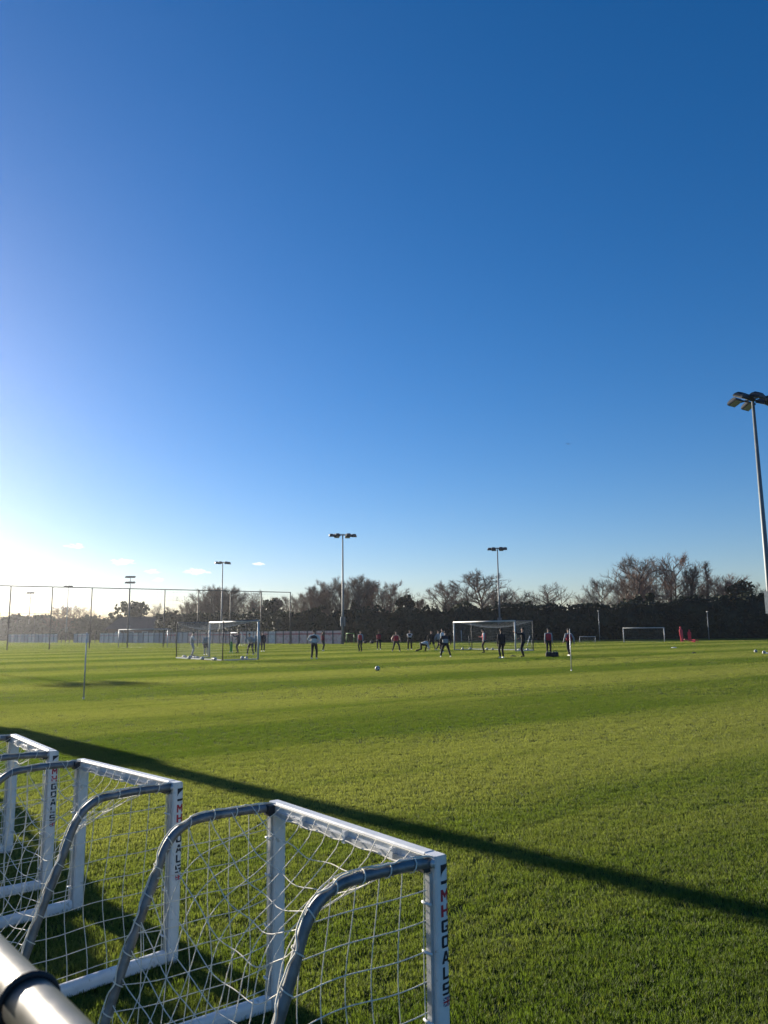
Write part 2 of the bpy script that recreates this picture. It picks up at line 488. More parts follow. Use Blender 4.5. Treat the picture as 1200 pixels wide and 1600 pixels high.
def bare_tree(seed, H=12.0, spread=0.36, up=0.55, stems=1, start=0.22, dens=1.0, droop=0.0):
    """returns (trunk mesh builder, crown mesh builder)"""
    R = random.Random(seed)
    rn = np.random.default_rng(seed)
    tb, cb = MB(), MB()
    Zup = np.array([0, 0, 1.0])

    def path(p, d, L, n, bend, wig):
        pts = [np.array(p, float)]
        d = np.array(d, float)
        for i in range(n):
            d = d + Zup * bend / n + rn.normal(0, wig, 3)
            d /= np.linalg.norm(d)
            pts.append(pts[-1] + d * L / n)
        return pts

    def side(d):
        r = rn.normal(0, 1, 3); r -= d * (r @ d)
        return r / max(np.linalg.norm(r), 1e-6)

    def at(pts, t):
        x = t * (len(pts) - 1); i = min(int(x), len(pts) - 2)
        q = pts[i] + (pts[i + 1] - pts[i]) * (x - i); d = pts[i + 1] - pts[i]
        return q, d / np.linalg.norm(d)

    def twigs(pts, L, r):
        n = int(5.5 * dens) + R.randint(0, 3)
        for k in range(n):
            q, d = at(pts, R.uniform(0.1, 1.0))
            e = d * 0.8 + side(d) * R.uniform(0.45, 1.0) + Zup * (0.35 - droop)
            e /= np.linalg.norm(e)
            l = L * R.uniform(0.5, 1.15)
            w = q + e * l
            cb.twig(q, w, r)
            if R.random() < 0.65:
                q2 = q + e * l * R.uniform(0.3, 0.7)
                e2 = e + side(e) * 0.7 + Zup * 0.15; e2 /= np.linalg.norm(e2)
                cb.twig(q2, q2 + e2 * l * 0.65, r * 0.8)

    for s in range(stems):
        a = s * 6.283 / stems + R.random()
        lean = 0.0 if stems == 1 else R.uniform(0.12, 0.3)
        tr = path((math.cos(a) * 0.25 * (stems > 1), math.sin(a) * 0.25 * (stems > 1), -0.2), (math.cos(a) * lean, math.sin(a) * lean, 1), H * R.uniform(0.82, 0.93), 10, 0.25, 0.055)
        r0 = H * 0.021 / math.sqrt(stems)
        tb.tube(tr, [r0 * (1.25 if i == 0 else 1 - 0.088 * i) for i in range(len(tr))], 7)
        n1 = int(15 / math.sqrt(stems))
        for i in range(n1):
            t = start + (0.97 - start) * (i + R.random() * 0.7) / n1
            q, d = at(tr, t)
            az = i * 2.4 + R.uniform(-0.5, 0.5)
            o = np.array([math.cos(az), math.sin(az), 0])
            e = o * (1 - up * 0.75) + Zup * (0.35 + up * R.uniform(0.5, 0.9))
            e /= np.linalg.norm(e)
            prof = math.sin(min(1.0, (1.0 - t) * 1.15 + 0.22) * math.pi / 2)
            L1 = H * spread * prof * R.uniform(0.9, 1.06)
            b1 = path(q, e, L1, 6, 0.45 * up + 0.1 - droop * 0.5, 0.09)
            r1 = r0 * 0.42 * (0.45 + prof * 0.6)
            tb.tube(b1, [r1 * (1 - 0.14 * j) for j in range(7)], 5)
            n2 = 6
            for j in range(n2):
                t2 = 0.22 + 0.76 * (j + R.random() * 0.6) / n2
                q2, d2 = at(b1, t2)
                e2 = d2 * 0.75 + side(d2) * 0.75 + Zup * 0.25; e2 /= np.linalg.norm(e2)
                L2 = L1 * 0.52 * (1.15 - t2 * 0.55) * R.uniform(0.7, 1.2)
                b2 = path(q2, e2, L2, 4, 0.35 - droop, 0.12)
                cb.tube(b2, [r1 * 0.55 * (1 - 0.17 * jj) for jj in range(5)], 3, cap=False)
                n3 = int(4 * dens) + 1
                for k in range(n3):
                    q3, d3 = at(b2, 0.2 + 0.78 * (k + R.random() * 0.5) / n3)
                    e3 = d3 * 0.8 + side(d3) * 0.8 + Zup * 0.2; e3 /= np.linalg.norm(e3)
                    L3 = max(0.3, L2 * 0.55) * R.uniform(0.7, 1.2)
                    b3 = [q3, q3 + e3 * L3 * 0.5, q3 + (e3 + Zup * (0.12 - droop)) * L3]
                    cb.tube(b3, [0.024, 0.018, 0.010], 3, cap=False)
                    twigs(b3, H * 0.055, 0.0125)
    return tb, cb


KINDS = {
    'round': dict(seed=3, spread=0.40, up=0.42, dens=1.2),
    'broad': dict(seed=8, spread=0.46, up=0.30, dens=1.05, start=0.2),
    'tall': dict(seed=13, spread=0.27, up=0.8, dens=0.95, start=0.25),
    'multi': dict(seed=21, spread=0.34, up=0.62, stems=3, dens=0.95, start=0.15),
    'airy': dict(seed=34, spread=0.42, up=0.42, dens=0.55, start=0.28),
    'narrow': dict(seed=55, spread=0.14, up=1.25, dens=0.7, start=0.12),
    'bushy': dict(seed=89, spread=0.42, up=0.5, stems=4, dens=0.85, start=0.08),
}
PROTO = {}
for kname, kw in KINDS.items():
    tb, cb = bare_tree(H=12.0, **kw)
    zs = [v[2] for v in cb.v]; xs = np.array([v[:2] for v in cb.v]); wd = np.percentile(np.abs(xs[:, 0]), 91) * 2
    PROTO[kname] = (tb.mesh('trunk', 'bark', True), cb.mesh('crown', 'twig'), float(np.percentile(zs, 98.7)), wd)
red_crown = {}


def place_tree(kind, px, ytop, wpx, F, label, rz=0.0, red=False, group=None, name='bare_tree'):
    """stands on the ground at distance F; the height follows from the top seen above the horizon"""
    tm, cm, h0, w0 = PROTO[kind]
    P = atF(px, ytop, F)
    Ht = P[2] * 1.05
    s = Ht / h0; w = wpx / 1200 * F
    o = thing(name, label, 'tree', (P[0], F, 0), rz, group)
    sx = min(max(w / w0, s * 0.6), s * 1.7)
    o.scale = (sx, sx, s)
    link('trunk', tm, o)
    if red:
        if kind not in red_crown:
            c2 = cm.copy(); c2.materials.clear(); c2.materials.append(MATS['twig_red']); red_crown[kind] = c2
        cm = red_crown[kind]
    link('crown', cm, o)
    return o


TREES = [
    ('round', 93, 951, 44, 232, 'bare round tree beyond the far fence, nearest the paired floodlights', 0.3),
    ('airy', 124, 950, 42, 236, 'thin airy bare tree between the round tree and the far floodlight mast', 1.3),
    ('airy', 152, 961, 34, 236, 'low sparse bare tree left of the dark roofed house', 2.6),
    ('airy', 247, 947, 26, 205, 'slender leaning bare tree just behind the house gable end', 4.0),
    ('multi', 277, 948, 36, 172, 'small bare tree next to the house, at the end of the tall tree clump', 0.2),
    ('tall', 296, 944, 34, 170, 'short upright bare tree beside the tall clump behind the netting', 1.9),
    ('bushy', 320, 931, 54, 166, 'dense bare tree on the shoulder of the clump behind the netting', 0.8),
    ('multi', 345, 921, 66, 164, 'tallest dense bare tree of the clump behind the tall netting', 2.2),
    ('round', 374, 923, 60, 165, 'dense bare tree in the clump, right behind the plain floodlight mast', 3.9),
    ('airy', 402, 938, 38, 160, 'thin bare tree between the tall clump and the ivy covered tree', 5.0),
    ('multi', 466, 931, 54, 134, 'bare multi-stemmed tree just past the end post of the tall netting', 0.0),
    ('tall', 494, 926, 46, 132, 'upright bare tree behind the hoarding, between netting and mast', 1.0),
    ('bushy', 519, 914, 52, 133, 'bushy bare tree directly left of the mast at the hoarding end', 2.1),
    ('multi', 547, 911, 60, 131, 'bare tree whose crown crosses the mast at the hoarding end', 3.3),
    ('tall', 573, 907, 50, 133, 'tallest bare tree of the belt right of the hoarding mast', 4.2),
    ('bushy', 601, 917, 56, 132, 'bare reddish tree against the dark evergreen oak', 5.2),
    ('round', 680, 917, 66, 136, 'pale purple bare tree standing alone over the hedge by the evergreen oak', 0.5),
    ('airy', 706, 941, 44, 134, 'low thin bare tree filling the gap before the great round tree', 1.6),
    ('round', 755, 899, 92, 138, 'great round bare tree behind the goal facing the players', 2.7),
    ('bushy', 800, 931, 58, 136, 'low bushy bare tree against the great round tree and the hedge mast', 3.6),
    ('airy', 857, 917, 66, 140, 'pale airy bare tree alone on the skyline past the conifer spire', 4.4),
    ('broad', 936, 911, 56, 134, 'broad bare tree at the start of the high right-hand tree group', 0.9),
    ('round', 981, 877, 82, 138, 'tall rounded bare tree in the high group behind the small far goal', 1.5),
    ('bushy', 1012, 918, 50, 134, 'low thicket tree between the two tall trees behind the far goal', 2.5),
    ('broad', 1048, 875, 84, 139, 'tallest pale bare tree of the high group, over the red dummies', 3.1),
    ('tall', 1076, 893, 44, 137, 'upright bare tree between the tallest tree and the poplar', 4.8),
    ('narrow', 1096, 887, 34, 140, 'narrow upright bare poplar on the skyline', 5.5),
    ('bushy', 1132, 904, 62, 135, 'reddish brown bare tree beside the poplar', 0.1),
    ('multi', 1188, 918, 60, 136, 'bare multi-stemmed tree behind the near floodlight mast', 1.1),
    ('round', 1245, 900, 90, 138, 'bare round tree at the end of the hedge past the near mast', 2.0),
]
for kind, px, yt, w, F, lab, rz in TREES:
    place_tree(kind, px, yt, w, F, lab, rz, red=('red' in lab or 'purple' in lab))

BACK_ROW = [('hoarding', 'back-row bare tree in the belt behind the hoarding', [('multi', 452, 934, 44), ('round', 482, 928, 50), ('tall', 507, 921, 44), ('bushy', 534, 914, 56), ('tall', 560, 911, 48), ('multi', 588, 913, 54), ('bushy', 616, 924, 48), ('tall', 648, 940, 34)], 146),
            ('netting', 'back-row bare tree in the clump behind the tall netting', [('tall', 308, 938, 36), ('round', 333, 925, 56), ('tall', 360, 924, 48), ('bushy', 388, 930, 46), ('multi', 415, 938, 40)], 178),
            ('right', 'back-row bare tree in the high group behind the medium goal', [('multi', 958, 908, 50), ('tall', 1000, 900, 46), ('multi', 1024, 894, 50), ('bushy', 1064, 902, 50), ('multi', 1112, 908, 46), ('tall', 1160, 914, 46), ('bushy', 915, 935, 40)], 148),
            ('low', 'low back-row bare tree between the round tree and the conifer spire', [('bushy', 716, 936, 50), ('multi', 782, 926, 50), ('airy', 830, 936, 50)], 150)]
for key, lab, rows, F in BACK_ROW:
    for i, (kind, px, yt, w) in enumerate(rows):
        place_tree(kind, px, yt, w, F + (i * 37 % 5), lab, i * 1.7, red=(i % 3 == 1), group='back row of trees, ' + key)

# ------------------------------------------------------------------ hedges and leafy trees


def leafy(b, rn, pts, size, out=None):
    """leaf clumps (small quads) at the given points"""
    for p in pts:
        n = rn.normal(0, 1, 3); n /= np.linalg.norm(n)
        x = np.cross(n, rn.normal(0, 1, 3)); x /= np.linalg.norm(x); y = np.cross(n, x)
        s = size * rn.uniform(0.5, 1.2)
        b.quad(p, x * s, y * s * rn.uniform(0.5, 0.9), rn.uniform(0, 1))


def hedge(label, pts, tops, depth, seed, per_m=70, leaf=0.24):
    """a hedge run through ground points, its top height given at each point"""
    rn = np.random.default_rng(seed)
    w1, w2, w3 = wob(seed, 5, 0.15, 1.3), wob(seed + 1, 5, 0.3, 1.8), wob(seed + 2, 6, 0.8, 3.2)
    root = thing('hedge', label, 'hedge', tuple(pts[0]))
    P0 = np.array(pts[0])
    core, fol, stem = MB(), MB(), MB()
    seg = [0]
    for a, c in zip(pts, pts[1:]):
        seg.append(seg[-1] + np.linalg.norm(np.array(c) - np.array(a)))
    total = seg[-1]

    def where(t):
        i = max(0, min(len(pts) - 2, int(np.searchsorted(seg, t)) - 1))
        k = (t - seg[i]) / (seg[i + 1] - seg[i])
        p = np.array(pts[i]) * (1 - k) + np.array(pts[i + 1]) * k
        d = np.array(pts[i + 1]) - np.array(pts[i]); d = d / np.linalg.norm(d)
        n = np.array([d[1], -d[0], 0.0])
        if n[1] > 0: n = -n
        hgt = (tops[i] * (1 - k) + tops[i + 1] * k) * (1 + 0.17 * w1(t) + 0.09 * w3(t))
        return p - P0, d, n, hgt
    prev = None
    for j in range(int(total / 1.0) + 1):
        p, d, n, h = where(min(j * 1.0, total - 0.01))
        t = j * 1.0
        bulge = 0.5 * w2(t)
        rg = core.ring([p + n * (depth / 2 - 0.5 + bulge) * q + np.array([0, 0, z]) for q, z in ((1, 0), (1.05, h * 0.35), (0.95, h * 0.7), (0.5, h * 0.93), (-0.5, h * 0.93), (-1, h * 0.6), (-1, 0))])
        if prev: core.bridge(prev, rg)
        else: core.f.append(tuple(rg))
        prev = rg
    core.f.append(tuple(reversed(prev)))
    N = int(total * per_m)
    q = []
    for _ in range(N):
        t = rn.uniform(0, total - 0.01)
        p, d, n, h = where(t)
        bulge = 0.5 * w2(t)
        r = rn.random()
        if r < 0.62:
            z = h * rn.uniform(0.0, 1.0)
            off = depth / 2 + bulge * 0.8 - 0.35 * (z / h) ** 3 * depth + 0.35 * w3(t * 1.7 + z * 2.1) + rn.normal(0, 0.18)
        else:
            off = rn.uniform(-0.5, 0.5) * depth
            z = h * (0.97 + 0.06 * w3(t * 2.3 + off * 2)) + abs(rn.normal(0, 0.18)) + (0.5 * rn.random() if rn.random() < 0.1 else 0)
        q.append(p + n * off + np.array([0, 0, max(z, 0.08)]))
    leafy(fol, rn, q, leaf)
    for j in range(int(total / 2.2)):
        p, d, n, h = where(j * 2.2 + rn.uniform(0, 1))
        s = p + n * (depth / 2 - 0.9)
        stem.tube([s, s + np.array([rn.normal(0, .2), rn.normal(0, .2), h * 0.55]), s + np.array([rn.normal(0, .4), rn.normal(0, .4), h * 0.9])], [0.09, 0.06, 0.02], 5)
    core.build('inner_foliage', 'hedge_leaf', root)
    fol.build('foliage', 'hedge_leaf', root)
    tag(stem.build('stems', 'bark', root), kind='stuff')
    return root


def gp(x, F):
    p = atF(x, 985, F); return (p[0], F, 0.0)


def top_at(y, x, F):
    return atF(x, y, F)[2]


hedge('tall dark evergreen hedge along the far side behind the facing goals', [gp(556, 126), gp(720, 127), gp(890, 127), gp(1000, 127), gp(1120, 126), gp(1330, 124)],
      [top_at(956, 556, 126), top_at(950, 720, 127), top_at(948, 890, 127), top_at(942, 1000, 127), top_at(936, 1120, 126), top_at(936, 1330, 124)], 3.6, 5, 85)
hedge('lower dark hedge running behind the printed hoarding', [gp(250, 176), gp(330, 158), gp(440, 132), gp(560, 127)],
      [top_at(962, 250, 176), top_at(963, 330, 158), top_at(962, 440, 132), top_at(958, 560, 127)], 3.2, 6, 80)
hedge('long hazy hedge beyond the far pitch, left of the house', [gp(-160, 250), gp(60, 245), gp(190, 225), gp(275, 205)],
      [top_at(962, -160, 250), top_at(966, 60, 245), top_at(970, 190, 225), top_at(966, 275, 205)], 4.0, 7, 40, 0.42)


def leafy_tree(px, ytop, wpx, F, label, seed, mat='ivy_leaf', shape='round', n=2200, leaf=0.26, name='evergreen_tree'):
    rn = np.random.default_rng(seed)
    P = atF(px, ytop, F); H = P[2]; w = wpx / 1200 * F / 2
    o = thing(name, label, 'tree', (P[0], F, 0))
    t, f = MB(), MB()
    t.tube([(0, 0, -0.2), (0.1, 0, H * 0.4), (0, 0.1, H * 0.9)], [H * 0.03, H * 0.022, 0.03], 7)
    cl = []
    for k in range(26):
        if shape == 'round':
            a, z = rn.uniform(0, 6.28), rn.uniform(0.30, 0.93)
            r = w * math.sqrt(max(0.02, 1 - ((z - 0.58) / 0.42) ** 2)) * rn.uniform(0.3, 0.85)
            cl.append((np.array([r * math.cos(a), r * math.sin(a), z * H]), w * rn.uniform(0.22, 0.4)))
        else:
            a, z = rn.uniform(0, 6.28), rn.uniform(0.1, 1.0)
            r = w * (1.05 - z) * rn.uniform(0.2, 0.8)
            cl.append((np.array([r * math.cos(a), r * math.sin(a), z * H * 0.96]), w * (1.15 - z) * 0.55 + 0.1))
    for c, r in cl[:12]:
        t.tube([(0, 0, c[2] * 0.6), tuple(c * [0.5, 0.5, 0.86]), tuple(c)], [H * 0.010, H * 0.007, 0.015], 4)
    pts = []
    for _ in range(n):
        c, r = cl[rn.integers(len(cl))]
        d = rn.normal(0, 1, 3); d /= np.linalg.norm(d)
        pts.append(c + d * r * rn.uniform(0.55, 1.1) * [1, 1, 0.8])
    leafy(f, rn, pts, leaf)
    t.build('trunk', 'bark', o, True); f.build('crown', mat, o)
    return o


leafy_tree(632, 931, 44, 131, 'dark evergreen oak standing over the hedge beside the reddish bare tree', 11, n=3200)
leafy_tree(205, 943, 62, 206, 'spreading ivy clad tree above the house roof ridge', 12, n=1100, leaf=0.4)
leafy_tree(428, 936, 40, 150, 'ivy covered tree close to the last posts of the tall netting', 13, n=1300, leaf=0.3)
leafy_tree(827, 938, 12, 130, 'small pointed conifer spire sticking out of the hedge', 14, shape='cone', n=700, leaf=0.2)
leafy_tree(914, 944, 13, 128, 'small dark bush tuft on the flat hedge top', 15, n=500, leaf=0.2)
leafy_tree(1150, 906, 54, 131, 'half leafy brown tree over the right end of the hedge', 16, mat='autumn_leaf', n=1300, leaf=0.26)
leafy_tree(24, 958, 22, 240, 'small dark tree at the hazy end of the far hedge', 17, n=600, leaf=0.45)
leafy_tree(1003, 925, 40, 131, 'dark ivy mound between the tall bare trees behind the far goal', 18, n=1700)
leafy_tree(1180, 928, 50, 129, 'dark evergreen mass at the foot of the near mast', 19, n=2000)
leafy_tree(500, 942, 26, 130, 'ivy column in the bare belt behind the hoarding', 20, n=900)
leafy_tree(560, 938, 40, 130, 'ivy clad trunk right of the hoarding mast', 21, n=1300)
leafy_tree(720, 946, 30, 131, 'dark holly bump on the hedge left of the great round tree', 22, n=900)

# ------------------------------------------------------------------ house
hx0 = gp(216, 190)
house = thing('house', 'dark roofed house low behind the far goal and boards', 'house', hx0, 0.15)
hb = MB(); hb.box((0, 0, 1.5), (12.6, 8, 3.0)); hb.build('wall', 'brick', house)
rb = MB()
rb.v = [(-7, -4.7, 2.9), (7, -4.7, 2.9), (7, 4.7, 2.9), (-7, 4.7, 2.9), (-4.6, 0, 5.75), (5.4, 0, 5.75)]
rb.f = [(0, 1, 5, 4), (1, 2, 5), (2, 3, 4, 5), (3, 0, 4), (3, 2, 1, 0)]
hr = rb.build('roof', 'roof_tile', house)
rc = MB(); rc.tube([(-4.6, 0, 5.78), (5.4, 0, 5.78)], 0.09, 5); rc.build('ridge_tile', 'roof_tile', hr)
for x in (-4, -1, 2.2, 4.8):
    wb = MB(); wb.box((x, -4.02, 1.7), (1.3, 0.06, 1.1)); wo_ = wb.build('window', 'white_paint', house)
    wb = MB(); wb.box((x, -4.06, 1.7), (1.1, 0.04, 0.9)); wb.build('pane', 'glass', wo_)
db = MB(); db.box((0.6, -4.02, 1.05), (0.9, 0.06, 2.05)); db.build('door', 'post_dark', house)

# ------------------------------------------------------------------ floodlight masts


def mast(P, H, label, heads=8, rz=0.0, tiers=1, head_w=3.0, box=True, foot=0.165):
    o = thing('floodlight_mast', label, 'floodlight', (P[0], P[1], 0), rz)
    b = MB(); b.tube([(0, 0, -0.1), (0, 0, 4.2), (0, 0, H)], [foot, foot * 0.92, foot * 0.5], 12); b.build('pole', 'mast_steel', o, True)
    b = MB(); b.box((0, 0, 0.03), (0.6, 0.6, 0.06)); b.build('base_plate', 'mast_steel', o)
    if box:
        for s in (-1, 1):
            b = MB(); b.box((s * 0.25, 0, 3.1), (0.18, 0.26, 1.25)); c = b.build('control_box', 'mast_box', o)
            d = MB(); d.box((s * 0.25, -0.137, 3.1), (0.14, 0.015, 1.1)); d.build('box_door', 'mast_steel', c)
    for ti in range(tiers):
        z = H - ti * 1.3
        b = MB()
        b.tube([(-head_w / 2, 0, z), (head_w / 2, 0, z)], 0.05, 6)
        if tiers == 1:
            b.tube([(-head_w * 0.3, -0.55, z + 0.04), (head_w * 0.3, -0.55, z + 0.04)], 0.04, 6)
            b.tube([(-head_w * 0.3, 0.55, z + 0.04), (head_w * 0.3, 0.55, z + 0.04)], 0.04, 6)
            b.tube([(0, -0.75, z + 0.02), (0, 0.75, z + 0.02)], 0.05, 6)
        ca = b.build('cross_arm', 'lamp_dark', o)
        spots = [(-0.46, 0), (-0.27, 0), (0.27, 0), (0.46, 0), (-0.22, -0.55), (0.22, -0.55), (-0.22, 0.55), (0.22, 0.55)][:heads] if tiers == 1 else [(-0.4, 0), (-0.13, 0), (0.13, 0), (0.4, 0)]
        for i, (fx, y) in enumerate(spots):
            x = fx * head_w; dn = 0.55 if i % 2 else 0.42
            s = -1 if y <= 0 else 1
            mt = Matrix.Translation((x, y + s * 0.16, z - 0.10)) @ Matrix.Rotation(s * -dn, 4, 'X')
            l = MB(); l.v = []
            ring = lambda sx, sy, zz: [tuple(mt @ Vector(q)) for q in ((-sx, -sy, zz), (sx, -sy, zz), (sx, sy, zz), (-sx, sy, zz))]
            l.loft([ring(0.35, 0.30, -0.10), ring(0.36, 0.31, -0.02), ring(0.31, 0.26, 0.10), ring(0.18, 0.14, 0.22)])
            lo = l.build('lamp', 'lamp_dark', o)
            gq = MB(); gq.loft([ring(0.30, 0.26, -0.108), ring(0.30, 0.26, -0.102)]); gq.build('lens', 'lamp_glass', lo)
            k = MB(); k.tube([(x, y, z), (x, y + s * 0.16, z - 0.02)], 0.035, 5); k.build('bracket', 'mast_steel', lo)
    return o


def mast_px(x, y, H, label, **kw):
    P = onz(x, y, H); return mast(P, H, label, **kw)


mast_px(1176, 624, 15, 'tall pale floodlight mast with a big dark lamp cluster, nearest to the pitch corner pole', heads=8, rz=0.6, head_w=3.2)
mast_px(535.5, 836, 15, 'floodlight mast with twin control boxes at the end of the hoarding', rz=0.15, head_w=3.4)
mast_px(777, 857, 15, 'slender pale floodlight mast rising behind the far facing goal', rz=-0.2, head_w=2.7)
mast_px(348, 879, 15, 'floodlight mast with tilted lamp bar behind the tall netting', rz=0.4, head_w=2.5, heads=6)
mast_px(204, 901, 15, 'floodlight mast with two stacked lamp rows beside the house', tiers=2, head_w=2.1)
mast_px(107, 916, 15, 'far floodlight mast whose head touches the netting rail', head_w=1.9, heads=6)
mast_px(48, 926, 15, 'small hazy floodlight mast farthest off beyond the lower fence', head_w=1.8, heads=6)
mast((-14.4, 21.75), 15, 'floodlight mast whose long shadow lies across the near grass', rz=0.6, head_w=3.2, foot=0.22)  # out-of-view mast, guessed from the shadow it casts on the near grass
mast((-55.0, 72.5), 15, 'unseen floodlight mast added for its shadow, past the end of the tall netting', rz=0.4, head_w=3.0)  # unseen mast, a guess added to cast the shadow by the left pole

# ------------------------------------------------------------------ ball-stop fences and boards


def stop_fence(label, A, B, H, n, post_r=0.045, cord=0.5, rail=True):
    A, B = np.array(A, float), np.array(B, float)
    d = B - A; L = np.linalg.norm(d); d /= L
    o = thing('ball_stop_fence', label, 'fence', tuple(A), math.atan2(d[1], d[0]))
    for i in range(n + 1):
        b = MB(); x = L * i / n
        b.tube([(x, 0, -0.1), (x, 0, H)], post_r, 7); b.build('post', 'post_dark', o, True)
    for i in range(n):
        b = MB(); b.tube([(L * i / n + post_r, 0, H - 0.04), (L * (i + 1) / n - post_r, 0, H - 0.04)], post_r * 0.8, 6); b.build('top_rail', 'post_dark', o, True)
    b = MB()
    for k in range(1, int(L / cord)):
        b.tube([(k * cord, 0.02, 0.1), (k * cord, 0.02, H - 0.1)], 0.004, 3, cap=False)
    for k in range(1, int(H / cord) + 1):
        b.tube([(0, 0.024, k * cord - 0.2), (L, 0.024, k * cord - 0.2)], 0.004, 3, cap=False)
    b.build('netting', 'cord_dark', o)
    return o


fa, fb = np.array([-41.9, 86.3, 0]), np.array([-13.0, 106.2, 0])
dv = (fb - fa) / 8.0
# posts as seen at x = 12, 80, 143, 203, 258, 312, 362, 409, 453; one more bay runs out of the picture
stop_fence('tall ball-stop netting on dark posts in front of the house and clump of trees', fa - dv, fb, 7.2, 9, 0.07)
lf0, lf1 = np.array(gp(-60, 176)), np.array(gp(104, 196))
stop_fence('lower distant ball-stop netting beyond the tall one', lf0, lf1, 7.0, 6, 0.07, cord=0.8)

ho0, ho1 = np.array([-5.9, 106.2, 0]), np.array([-86.0, 177.0, 0])
hd = ho1 - ho0; hL = np.linalg.norm(hd); hd /= hL
hoard = thing('hoarding', 'long low hoarding of printed red and white panels at the pitch edge', 'hoarding', tuple(ho0), math.atan2(hd[1], hd[0]))
pw = 1.72
npan = int(hL / pw)
pan_mesh = {}
for nm in ('panel_pink', 'panel_pale', 'panel_grey'):
    b = MB(); b.box((pw / 2, 0, 1.0), (pw - 0.14, 0.05, 1.78)); pan_mesh[nm] = b.mesh('panel', nm)
b = MB(); b.box((0, 0.03, 0.97), (0.12, 0.12, 1.94)); post_mesh = b.mesh('post', 'post_dark')
rh = random.Random(4)
for i in range(npan):
    x = i * pw
    p = link('post', post_mesh, hoard); p.location = (x, 0, 0)
    fr = i / npan
    if 0.60 < fr < 0.63 or 0.70 < fr < 0.76 or (fr > 0.5 and rh.random() < 0.12):
        continue
    nm = 'panel_pink' if fr < 0.3 else ('panel_grey' if rh.random() < 0.35 else 'panel_pale') if fr > 0.42 else rh.choice(['panel_pink', 'panel_grey'])
    if 0.1 < fr < 0.22: nm = rh.choice(['panel_pink', 'panel_pale'])
    q = link('panel', pan_mesh[nm], hoard); q.location = (x, 0, 0)

# ------------------------------------------------------------------ full-size and small goals on the field


def sag_net(b, x0, x1, y0, y1, f, step, r=0.0032, seg=10):
    """cords of a net panel; f(u, v) gives the point, u, v in 0..1; step = number of cords each way"""
    nu, nv = step
    for i in range(nu + 1):
        b.tube([f(i / nu, j / seg) for j in range(seg + 1)], r, 3, cap=False)
    for j in range(nv + 1):
        b.tube([f(i / seg, j / nv) for i in range(seg + 1)], r, 3, cap=False)


def box_goal(label, A, yv, w=7.32, h=2.44, dep=2.2):
    """freestanding box goal: mouth starts at A, the box reaches back along yv"""
    yv = np.array(yv) / np.linalg.norm(yv)
    o = thing('football_goal', label, 'goal', (A[0], A[1], 0), math.atan2(-yv[0], yv[1]))
    r = 0.06
    for x in (0, w):
        b = MB(); b.tube([(x, 0, 0), (x, 0, h - 0.06)], r, 10); b.build('post', 'goal_white', o, True)
    b = MB(); b.tube([(-r, 0, h), (w + r, 0, h)], r, 10); b.build('crossbar', 'goal_white', o, True)
    for x in (0, w):
        b = MB(); b.tube([(x, dep, 0), (x, dep, h)], 0.035, 8); b.build('rear_upright', 'post_dark', o, True)
        b = MB(); b.tube([(x, 0.06, h), (x, dep, h)], 0.03, 8); b.build('top_side_bar', 'grey_tube', o, True)
        b = MB(); b.box((x, dep / 2, 0.05), (0.10, dep - 0.12, 0.09)); b.build('base_side_bar', 'goal_white', o)
    b = MB(); b.box((w / 2, dep, 0.055), (w - 0.1, 0.11, 0.1)); b.build('rear_base_bar', 'goal_white', o)
    n = MB()
    sag = lambda u: 4 * u * (1 - u)
    sag_net(n, 0, 1, 0, 1, lambda u, v: (w * u, dep * v, h - 0.50 * sag(u) * (0.18 + 0.82 * math.sin(math.pi * min(v, 1) * 0.72)) - 0.02), (46, 14))
    sag_net(n, 0, 1, 0, 1, lambda u, v: (w * u, dep - 0.12 * sag(u) * math.sin(v * math.pi), 0.08 + (h - 0.08 - 0.36 * sag(u)) * v), (46, 15))
    for x in (0.0, w):
        s = 1 if x == 0 else -1
        sag_net(n, 0, 1, 0, 1, lambda u, v: (x + s * 0.10 * math.sin(math.pi * u) * math.sin(math.pi * v), dep * u, 0.08 + (h - 0.1) * v), (14, 15))
    n.build('net', 'cord_pale', o)
    return o


GU, GV = np.array([-0.60, 0.80, 0]), np.array([0.80, 0.60, 0])
box_goal('big white box goal with balls along its base, in front of the tall netting', (-8.0, 49.0), -GV, dep=2.4)
q2 = np.array([10.45, 62.6, 0]) + GU * 7.32
box_goal('big white box goal backing onto the dark hedge, facing the other big goal', (q2[0], q2[1]), GV, dep=2.1)


